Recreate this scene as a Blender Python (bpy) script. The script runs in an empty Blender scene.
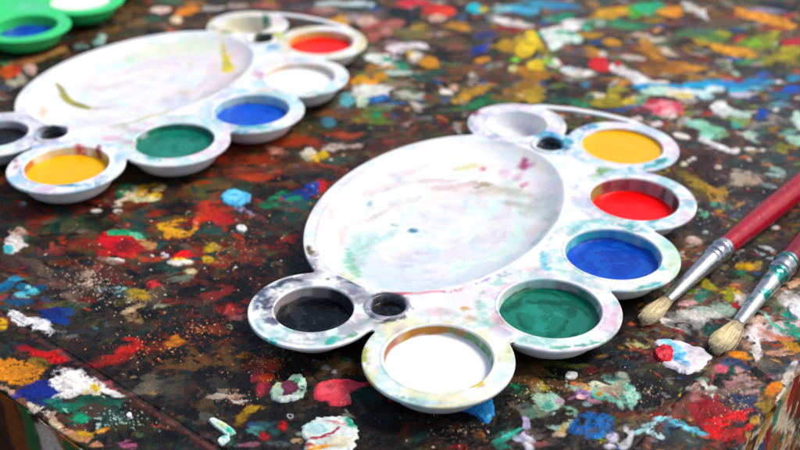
import bpy, math, random
import numpy as np
from mathutils import Vector, Matrix
from mathutils.geometry import delaunay_2d_cdt

# ---------------------------------------------------------------- camera, light, exposure
U = 0.015                    # one unit of the plan = the opening radius of a large cup = 15 mm
CAM_H, PITCH, ROLL, FPX = 12.085, 0.535, -0.005, 1088.6
TZ = -0.63                   # table top below the rim plane of the palettes
SC = bpy.context.scene
COL = SC.collection
cd = bpy.data.cameras.new('camera'); cam = bpy.data.objects.new('camera', cd); COL.objects.link(cam)
cd.sensor_width = 36; cd.lens = 36*FPX/800
cd.clip_start = 0.01; cd.clip_end = 60
cam.location = (0, 0, CAM_H*U)
cam.rotation_euler = (Matrix.Rotation(math.pi/2-PITCH, 3, 'X') @ Matrix.Rotation(-ROLL, 3, 'Z')).to_euler()
cd.dof.use_dof = True; cd.dof.focus_distance = 20.5*U; cd.dof.aperture_fstop = 12.5
SC.camera = cam
SUN_EL, SUN_AZ = 55, 78      # azimuth from +Y (away from the camera) towards +X
w = bpy.data.worlds.new('World'); SC.world = w; w.use_nodes = True
nt = w.node_tree; nt.nodes.clear()
sky = nt.nodes.new('ShaderNodeTexSky'); sky.sky_type = 'NISHITA'; sky.sun_disc = False
sky.sun_elevation = math.radians(SUN_EL); sky.sun_rotation = math.radians(SUN_AZ)
sky.air_density = 1.0; sky.dust_density = 3.0; sky.ozone_density = 1.0
bg = nt.nodes.new('ShaderNodeBackground'); bg.inputs[1].default_value = 0.11
ow = nt.nodes.new('ShaderNodeOutputWorld')
nt.links.new(sky.outputs[0], bg.inputs[0]); nt.links.new(bg.outputs[0], ow.inputs[0])
sd = bpy.data.lights.new('sun', 'SUN'); sd.energy = 1.5; sd.angle = math.radians(16); sd.color = (1.0, 0.95, 0.87)
sun = bpy.data.objects.new('sun', sd); COL.objects.link(sun)
_d = Vector((math.sin(math.radians(SUN_AZ))*math.cos(math.radians(SUN_EL)), math.cos(math.radians(SUN_AZ))*math.cos(math.radians(SUN_EL)), math.sin(math.radians(SUN_EL))))
sun.rotation_euler = (-_d).to_track_quat('-Z', 'Y').to_euler()
SC.view_settings.view_transform = 'Standard'; SC.view_settings.look = 'None'
SC.view_settings.exposure = 0.63; SC.view_settings.gamma = 1.0
SC.render.engine = 'CYCLES'

# ---------------------------------------------------------------- small helpers
rng = np.random.default_rng(7)
CP, SP = math.cos(PITCH), math.sin(PITCH)
def at(px, py, z=TZ):                      # a point on a level plane, from where the photo shows it
    X = (px-400)/FPX; Y = (225-py)/FPX
    t = (CAM_H-z)/(SP-Y*CP)
    return np.array([t*X, t*(CP+Y*SP)])
def jac(px, py, z=TZ):
    p = at(px, py, z)
    return p, np.stack([at(px+.5, py, z)-at(px-.5, py, z), at(px, py+.5, z)-at(px, py-.5, z)], 1)
def lin(c):
    if isinstance(c, str):
        c = c.lstrip('#'); c = [int(c[i:i+2], 16)/255 for i in (0, 2, 4)]
    c = np.asarray(c, float)
    return np.where(c <= .04045, c/12.92, ((c+.055)/1.055)**2.4)
def alb(h, k=.80): return lin(h)*k
LAT = rng.random((64, 256, 256)).astype(np.float32)
def vn(x, y, seed=0):                      # smooth value noise 0..1
    xi = np.floor(x).astype(np.int64); yi = np.floor(y).astype(np.int64)
    fx = (x-xi).astype(np.float32); fy = (y-yi).astype(np.float32)
    fx = fx*fx*(3-2*fx); fy = fy*fy*(3-2*fy)
    L = LAT[seed % 64]; a = xi & 255; b = yi & 255; a1 = (a+1) & 255; b1 = (b+1) & 255
    return (L[a, b]*(1-fx)+L[a1, b]*fx)*(1-fy)+(L[a, b1]*(1-fx)+L[a1, b1]*fx)*fy
def fbm(x, y, seed=0, o=4, f=1.0, g=.5):
    s = 0; a = 1; n = 0
    for i in range(o):
        s = s+a*vn(x*f+17.3*i, y*f-9.1*i, seed+i); n += a; a *= g; f *= 2.03
    return s/n
def sstep(a, b, x):
    t = np.clip((x-a)/(b-a), 0, 1); return t*t*(3-2*t)

def tag(o, label=None, cat=None, group=None, kind=None):
    if label: o['label'] = label
    if cat: o['category'] = cat
    if group: o['group'] = group
    if kind: o['kind'] = kind
    return o
def empty(name, loc, rz=0):
    o = bpy.data.objects.new(name, None); COL.objects.link(o)
    o.location = (loc[0]*U, loc[1]*U, loc[2]*U); o.rotation_euler.z = rz; o.empty_display_size = .01
    return o
def meshobj(name, V, F, mat, parent=None, col=None, smooth=True, label=None):
    """V in plan units; F either an (n,k) int array or a list of tuples; col (n,4) linear RGBA"""
    me = bpy.data.meshes.new(name)
    V = np.asarray(V, float)*U
    if isinstance(F, np.ndarray):
        n, k = F.shape
        me.vertices.add(len(V)); me.vertices.foreach_set('co', V.astype(np.float32).ravel())
        me.loops.add(n*k); me.loops.foreach_set('vertex_index', F.astype(np.int32).ravel())
        me.polygons.add(n); me.polygons.foreach_set('loop_start', np.arange(0, n*k, k, dtype=np.int32))
        me.polygons.foreach_set('loop_total', np.full(n, k, dtype=np.int32))
        me.update(calc_edges=True)
    else:
        me.from_pydata(V.tolist(), [], F)
    me.polygons.foreach_set('use_smooth', np.full(len(me.polygons), smooth))
    if col is not None:
        a = me.color_attributes.new('Col', 'FLOAT_COLOR', 'POINT')
        a.data.foreach_set('color', np.asarray(col, np.float32).ravel())
    me.materials.append(mat)
    o = bpy.data.objects.new(name, me); COL.objects.link(o)
    if parent: o.parent = parent
    if label: o['label'] = label
    return o
def gridfaces(nu, nv, wrap=False):         # nu rings of nv verts
    i = np.arange(nu-1)[:, None]; m = nv if wrap else nv-1; j = np.arange(m)[None, :]
    j1 = (j+1) % nv
    return np.stack([i*nv+j, i*nv+j1, (i+1)*nv+j1, (i+1)*nv+j], -1).reshape(-1, 4)

# ---------------------------------------------------------------- materials
def newmat(name):
    m = bpy.data.materials.new(name); m.use_nodes = True; n = m.node_tree; n.nodes.clear()
    out = n.nodes.new('ShaderNodeOutputMaterial'); b = n.nodes.new('ShaderNodeBsdfPrincipled')
    n.links.new(b.outputs[0], out.inputs[0]); return m, n, b
def nd(n, t, **k):
    o = n.nodes.new(t)
    for a, v in k.items(): setattr(o, a, v)
    return o
def noise(n, co, scale, detail=4, rough=.5, dist=0):
    o = nd(n, 'ShaderNodeTexNoise'); o.inputs['Scale'].default_value = scale; o.inputs['Detail'].default_value = detail
    o.inputs['Roughness'].default_value = rough; o.inputs['Distortion'].default_value = dist
    n.links.new(co, o.inputs['Vector']); return o
def ramp(n, src, pts):
    r = nd(n, 'ShaderNodeValToRGB'); e = r.color_ramp.elements
    e[0].position = pts[0][0]; e[0].color = (*pts[0][1], 1) if len(pts[0][1]) == 3 else pts[0][1]
    e[1].position = pts[-1][0]; e[1].color = (*pts[-1][1], 1)
    for p, c in pts[1:-1]:
        q = e.new(p); q.color = (*c, 1)
    n.links.new(src, r.inputs[0]); return r
def mixc(n, fac, a, b, mode='MIX'):
    m = nd(n, 'ShaderNodeMix', data_type='RGBA', blend_type=mode)
    for i, v in ((0, fac), (6, a), (7, b)):
        if hasattr(v, 'is_linked') or hasattr(v, 'links'): n.links.new(v, m.inputs[i])
        elif isinstance(v, (int, float)): m.inputs[i].default_value = v
        else: m.inputs[i].default_value = (*v, 1)
    return m.outputs[2]
def bump(n, b, h, strength, dist):
    o = nd(n, 'ShaderNodeBump'); o.inputs['Strength'].default_value = strength; o.inputs['Distance'].default_value = dist
    n.links.new(h, o.inputs['Height']); n.links.new(o.outputs[0], b.inputs['Normal']); return o
G3 = lambda v: (v, v, v)

def mat_table():
    m, n, b = newmat('painted_wood')
    at_ = nd(n, 'ShaderNodeAttribute', attribute_name='Col'); tc = nd(n, 'ShaderNodeTexCoord'); co = tc.outputs['Object']
    n1 = noise(n, co, 900, 6, .65, .4); n2 = noise(n, co, 260, 5, .6, .8); n3 = noise(n, co, 2600, 3, .6)
    f1 = ramp(n, n1.outputs[0], [(.3, G3(.68)), (.5, G3(1.0)), (.72, G3(1.3))])
    c = mixc(n, 1.0, at_.outputs[0], f1.outputs[0], 'MULTIPLY')
    # fine pale grit caught on the paint
    sp = ramp(n, n3.outputs[0], [(.66, G3(0)), (.74, G3(1))])
    spm = ramp(n, n2.outputs[0], [(.5, G3(0)), (.7, G3(.55))])
    mm = nd(n, 'ShaderNodeMath', operation='MULTIPLY'); n.links.new(sp.outputs[0], mm.inputs[0]); n.links.new(spm.outputs[0], mm.inputs[1])
    c = mixc(n, mm.outputs[0], c, (.38, .27, .19))
    n.links.new(c, b.inputs['Base Color'])
    r = ramp(n, n2.outputs[0], [(.3, G3(.26)), (.7, G3(.62))])
    n.links.new(r.outputs[0], b.inputs['Roughness'])
    b.inputs['Specular IOR Level'].default_value = .2
    ad = nd(n, 'ShaderNodeMath', operation='ADD'); n.links.new(n1.outputs[0], ad.inputs[0]); n.links.new(n2.outputs[0], ad.inputs[1])
    bump(n, b, ad.outputs[0], .55, .0006)
    return m
def mat_plastic(name, sss=.12, rough=.33, mottle=.62):
    m, n, b = newmat(name)
    at_ = nd(n, 'ShaderNodeAttribute', attribute_name='Col'); tc = nd(n, 'ShaderNodeTexCoord'); co = tc.outputs['Object']
    # thin dried washes of colour left on the plastic
    c = at_.outputs[0]
    for i, (colr, sc_, lo) in enumerate([((.55, .93, .97), 70, .54), ((.98, .76, .84), 62, .55), ((.98, .93, .62), 85, .60), ((.72, .76, .84), 120, .56), ((.70, .93, .80), 95, .62)]):
        mp = nd(n, 'ShaderNodeMapping'); mp.inputs['Location'].default_value = (i*.37, i*.71, i*.13); n.links.new(co, mp.inputs[0])
        q = noise(n, mp.outputs[0], sc_, 5, .62, 1.2)
        r = ramp(n, q.outputs[0], [(lo-.04, G3(0)), (lo+.12, G3(mottle*.8)), (lo+.25, G3(mottle*.5))])
        c = mixc(n, r.outputs[0], c, colr, 'MULTIPLY')
    n.links.new(c, b.inputs['Base Color'])
    q = noise(n, co, 400, 4, .6); r = ramp(n, q.outputs[0], [(.3, G3(rough-.08)), (.7, G3(rough+.14))])
    n.links.new(r.outputs[0], b.inputs['Roughness'])
    b.inputs['Subsurface Weight'].default_value = sss; b.inputs['Subsurface Scale'].default_value = .003
    b.inputs['Subsurface Radius'].default_value = (1, .9, .8)
    bump(n, b, q.outputs[0], .12, .0004)
    return m
def mat_paint():
    m, n, b = newmat('wet_paint')
    at_ = nd(n, 'ShaderNodeAttribute', attribute_name='Col'); tc = nd(n, 'ShaderNodeTexCoord')
    n.links.new(at_.outputs[0], b.inputs['Base Color'])
    b.inputs['Roughness'].default_value = .09; b.inputs['Specular IOR Level'].default_value = .22
    q = noise(n, tc.outputs['Object'], 230, 4, .55, 1.4); bump(n, b, q.outputs[0], .3, .0012)
    return m
def mat_simple(name, col, rough, metal=0, attr=False, bscale=0, bstr=.2, coat=0, var=.15):
    m, n, b = newmat(name)
    tc = nd(n, 'ShaderNodeTexCoord'); q = noise(n, tc.outputs['Object'], bscale or 300, 5, .6)
    r = ramp(n, q.outputs[0], [(.3, G3(1-var)), (.7, G3(1+var))])
    if attr:
        a = nd(n, 'ShaderNodeAttribute', attribute_name='Col'); src = a.outputs[0]
        c = mixc(n, 1.0, src, r.outputs[0], 'MULTIPLY')
    else: c = mixc(n, 1.0, r.outputs[0], col, 'MULTIPLY')
    n.links.new(c, b.inputs['Base Color'])
    rr = ramp(n, q.outputs[0], [(.3, G3(max(.03, rough-.08))), (.7, G3(rough+.1))]); n.links.new(rr.outputs[0], b.inputs['Roughness'])
    b.inputs['Metallic'].default_value = metal; b.inputs['Specular IOR Level'].default_value = .32; b.inputs['Coat Weight'].default_value = coat; b.inputs['Coat Roughness'].default_value = .1
    bump(n, b, q.outputs[0], bstr, .0004)
    return m
M_TABLE = mat_table()
M_WHITE = mat_plastic('white_plastic'); M_GREEN = mat_plastic('green_plastic', sss=.15, mottle=.35)
M_PAINT = mat_paint()
M_LACQ = mat_simple('red_lacquer', None, .26, attr=True, bscale=350, bstr=.3, var=.2)
def _flecks(m):
    n = m.node_tree; b = next(x for x in n.nodes if x.type == 'BSDF_PRINCIPLED'); tc = nd(n, 'ShaderNodeTexCoord')
    src = b.inputs['Base Color'].links[0].from_socket
    for sc_, lo, c in ((420, .70, (.75, .68, .62)), (300, .72, (.05, .25, .25)), (260, .70, (.12, .01, .02))):
        q = noise(n, tc.outputs['Object'], sc_, 3, .6, .5); r = ramp(n, q.outputs[0], [(lo, G3(0)), (lo+.02, G3(.85))]); src = mixc(n, r.outputs[0], src, c)
    n.links.new(src, b.inputs['Base Color'])
_flecks(M_LACQ)
M_METAL = mat_simple('ferrule_metal', None, .24, metal=.9, attr=True, bscale=500, bstr=.25, var=.12)
M_HAIR = mat_simple('bristle_hair', None, .75, attr=True, bscale=900, var=.2)
M_BLOB = mat_simple('dried_paint', None, .35, attr=True, bscale=420, bstr=.5, var=.22)
M_FLOOR = mat_simple('ground_earth', lin('7a4a30')*.8, .9, bscale=6, var=.3)

# ---------------------------------------------------------------- painting of splats
class Field:
    """colour and height over a set of points; points are 2-D arrays of world x, y (plan units)"""
    def __init__(s, X, Y, rgb, TS=None):
        s.X, s.Y = X, Y; s.C = rgb; s.Hh = np.zeros(X.shape, np.float32); s.TS = TS
        s.wx = ((fbm(X, Y, 3, 3, 1.6)-.5)*.62+(fbm(X, Y, 8, 3, 8)-.5)*.16).astype(np.float32)
        s.wy = ((fbm(X, Y, 13, 3, 1.6)-.5)*.62+(fbm(X, Y, 18, 3, 8)-.5)*.16).astype(np.float32)
        s.n1 = fbm(X, Y, 23, 4, 3.2).astype(np.float32); s.n2 = fbm(X, Y, 28, 3, 16).astype(np.float32)
        ca, sa = math.cos(.35), math.sin(.35)
        s.st = fbm((X*ca+Y*sa)*2.2, (-X*sa+Y*ca)*14, 33, 4, 1).astype(np.float32)   # brushed streaks
        s.tint = fbm(X, Y, 40, 4, 5).astype(np.float32); s.wk = .8; s.ws = 1.0; s.n3 = fbm(X, Y, 52, 2, 34).astype(np.float32)
    def window(s, c, R):
        if s.TS is None: return (slice(None),)*s.X.ndim
        T, S, C0, e2, e1 = s.TS
        q = c-C0; t = q@e2; u = q@e1
        a, b_ = np.searchsorted(T, [t-R, t+R]); c_, d = np.searchsorted(S, [u-R, u+R])
        return (slice(c_, d), slice(a, b_))
    def splat(s, c, Jinv, R, col, style='s', h=None, warp=1.0):
        w_ = s.window(c, R*1.35+.2)
        X = s.X[w_]
        if X.size == 0: return
        warp *= s.ws
        if style == 'f': warp *= .15
        dx = X-c[0]+s.wx[w_]*warp*min(1, R*1.3); dy = s.Y[w_]-c[1]+s.wy[w_]*warp*min(1, R*1.3)
        u = Jinv[0, 0]*dx+Jinv[0, 1]*dy; v = Jinv[1, 0]*dx+Jinv[1, 1]*dy
        r = np.sqrt(u*u+v*v)
        n1 = s.n1[w_]; n2 = s.n2[w_]; st = s.st[w_]
        n3 = s.n3[w_]; kk = .3+.7*s.ws; rr = r+(n1-.5)*(.75*kk if style != 'f' else .1)+(n2-.5)*.34*kk+(n3-.5)*.14
        e = min(.5, .05/max(R, .05)+.04)
        if style == 'f': m = 1-sstep(1-e, 1+e, rr)
        elif style == 's': m = (1-sstep(1-e, 1+e, rr))*(1-(.8 if sum(col) < 1.2 else .5)*sstep(.565, .63, st*.45+n2*.35+n3*.2+(r-.6)*.05))
        elif style == 'w': m = (1-sstep(.35, 1.15, rr))*s.wk
        elif style == 'd':
            m = (1-sstep(.75, 1.1, rr))*sstep(.42, .56, st*.55+n2*.45+(1-np.clip(r, 0, 1))*.16)
        elif style == 'p':  # patchy
            m = (1-sstep(.85, 1.1, rr))*sstep(.44, .52, n1*.45+s.tint[w_]*.3+n2*.25+(1-np.clip(r, 0, 1))*.1)
        elif style == 'r':  # ring
            m = sstep(.55, .72, rr)*(1-sstep(.95, 1.08, rr))
        if h is None: h = {'s': .028, 'f': .045, 'w': .002, 'd': .014, 'p': .016, 'r': .03}[style]
        var = 1+(s.tint[w_]-.5)*.8+(st-.5)*.5+(n3-.5)*.35
        m = m.astype(np.float32)[..., None]
        s.C[w_] = s.C[w_]*(1-m)+m*np.clip(col*var[..., None], 0, .9)
        mm = m[..., 0]
        s.Hh[w_] = s.Hh[w_]*(1-mm*.35)+mm*h*(.7+.6*st)
    def px(s, x, y, rx, ry, rot, col, style='s', h=None, z=TZ, warp=1.0):
        c, J = jac(x, y, z); a = math.radians(rot)
        R2 = np.array([[math.cos(a), -math.sin(a)], [math.sin(a), math.cos(a)]])
        M = J@R2@np.diag([rx, ry]); R = float(np.linalg.norm(M, 2))
        s.splat(c, np.linalg.inv(M), R, alb(col) if isinstance(col, str) else col, style, h, warp)
    def lines(s, txt, z=TZ):
        for ln in txt.strip().splitlines():
            for it in ln.split(';'):
                f = it.split()
                if not f: continue
                s.px(*[float(v) for v in f[:5]], f[5], f[6] if len(f) > 6 else 's', float(f[7]) if len(f) > 7 else None, z)

# ---------------------------------------------------------------- the table
CORNER = np.array([1.4308, 8.5569])
A1, A2 = math.radians(141.4), math.radians(51.4)
E1 = np.array([math.cos(A1), math.sin(A1)]); E2 = np.array([math.cos(A2), math.sin(A2)])   # along the left edge, along the right edge
WT, WS, TL = 1.45, 1.40, 41.0
def graded(L, d0, k):
    o = [0.0]
    while o[-1] < L: o.append(o[-1]+d0+k*o[-1])
    o[-1] = L; return np.array(o)
T = graded(TL, .019, .0012); S = graded(TL, .019, .0012)
GT, GS = np.meshgrid(T, S)
GX = CORNER[0]+GT*E2[0]+GS*E1[0]; GY = CORNER[1]+GT*E2[1]+GS*E1[1]

ANCH = '''60 240 3a2f28 2a2320 4a3a30 6b2a24 1f3a38 38342e
50 290 2b2a2c 1a3550 203848 4b3c34 241c1c
110 300 2a2422 33302d 251d1b 4a4038 5a2a22
200 230 7a2a20 a0341f 5b2a22 2a1f1a 8c4030 3a2a20 1f3d33
130 260 4a2a22 2a2622 6a2a22 3a3a30 5a5030
250 150 6a2c20 8a3a28 4a3428 a05038 5a2a22
300 200 4a2a20 8a3020 2a2420 1c3040 1f3a30
320 50 8a4038 6a4a40 3f3a35 8a7060
340 110 5a5a48 4a4438 3f4a3a 6b3328 4a4a40
200 320 1a1412 2a1714 5a1c16 3a2018 16110f
260 280 6a2018 3a1a14 8a2a1c 1c1614 2a1e18
120 360 17130f 231b18 2f2a26 3a1512
150 420 2a2422 22201f 1c2c28 3a2018 2c3030
60 410 22303a 1a4038 1f2a30 4a3a30
280 370 15100f 1c1614 2a1612 3a1c14 100c0b
340 400 100d0c 0f2a22 15110f 1a1512 123028
400 440 15110f 1e1a18 2a1e1a 3a2018
240 430 2a2a28 3a302c 1c3a38 5a2a22
470 430 2a2118 1c1a14 3a2c1c 4a3a38
530 380 2a2418 1c2018 3a3420 4a4430
580 420 1b3a4a 3a4a40 2a2a28 5a5a50
640 390 12100f 1a1a1c 1c2830 241a18
600 430 202830 3a302c 12100f
700 430 3a2a20 701c18 203040 a02018
740 400 8a6058 604040 405060 906860 5a4a48
780 340 a09088 5a5050 8a7a70 c09070
660 440 1c2830 2a2420 3a2c20
700 300 6a5e50 4a4440 8a8070 3a302c 7a5030
630 320 1a1714 2a2420 3a302a
740 220 454240 3c3a38 52504c 35302e 42484a
700 150 4a4643 3f3d3b 504c48 4a3a34 404844
780 160 3f4042 4a4a48 305050 3a3a3c
780 100 2f4a60 24506a 4a5a58 3a3a3c 405058
700 105 3a3c3a 4a4844 5a5040
660 60 8a5a20 6a4a28 4a4440 a07020 5a5044 50483f
720 70 5a4a30 4a4440 8a6a20 5a5a48 6a5040
760 40 7a6a20 8a7a28 5a5040 a08020 4f6a3a 6a4a30
660 20 5a5a38 4a6a40 5a4a4a 6a5a40
780 10 203040 3a3a40 7a6a50
560 50 50484c 5a504c 4a4440 6a5a40
600 60 504848 5a4a40 6a5238
530 90 8a6a20 6a4a20 3a4a2a 205030 7a6030
590 90 2a3a34 5a5a20 28483a 3a3a34
500 50 5a4a40 6a5a30 4a4440 403848
450 50 6a4a30 7a5a30 3f4a2a 5a3a28 503828
470 90 3a3a28 5a4a28 4a4430 6a5028
420 100 2a2a26 2a3324 24402a 3a3a34
380 20 7a3a34 3a3a40 8a6a60 5a5a60 204038
410 30 6a4a38 6a5a40 5a4040 7a5a48
500 10 3a6a70 4a7a88 50585a 3f5a58
150 10 5a4028 40342a 2a3a2c 6a5030
60 60 4a3a2c 5a4a3a 30302a 6a4a38
10 100 5a5a4a 4a4a42 6a5a50'''
anch = []
for ln in ANCH.splitlines():
    f = ln.split(); anch.append((at(float(f[0]), float(f[1])), [alb(c) for c in f[2:]]))
AP = np.array([a[0] for a in anch])
def pick(p):
    d = ((AP-p)**2).sum(1)**.5; wgt = 1/(d+.35)**4; wgt /= wgt.sum()
    c = anch[rng.choice(len(anch), p=wgt)][1]
    return c[rng.integers(len(c))]

base = np.zeros(GX.shape+(3,), np.float32)+alb('2c2623').astype(np.float32)
FT = Field(GX, GY, base, (T, S, CORNER, E2, E1))
def rand_layers(F, spec):
    for n, r0, r1, styles in spec:
        for _ in range(n):
            if rng.random() < .8:                      # where the camera looks; the rest of the table more thinly
                p = at(rng.uniform(-30, 830), 455-480*rng.random()**.8)
            else: p = CORNER+E2*rng.uniform(0, TL)+E1*rng.uniform(0, TL)
            R = r0*(r1/r0)**rng.random(); el = rng.uniform(.3, .95)
            a = rng.normal(-.25, .75)
            M = np.array([[math.cos(a), -math.sin(a)], [math.sin(a), math.cos(a)]])@np.diag([R, R*el])
            col = pick(p)*rng.uniform(.75, 1.3)
            F.splat(p, np.linalg.inv(M), R, col, styles[rng.integers(len(styles))])
rand_layers(FT, [(900, 1.2, 3.2, 'wsp'), (1500, .5, 1.5, 'wspd'), (2600, .18, .6, 'swpdd'), (2200, .06, .2, 'sspd')])

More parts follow.
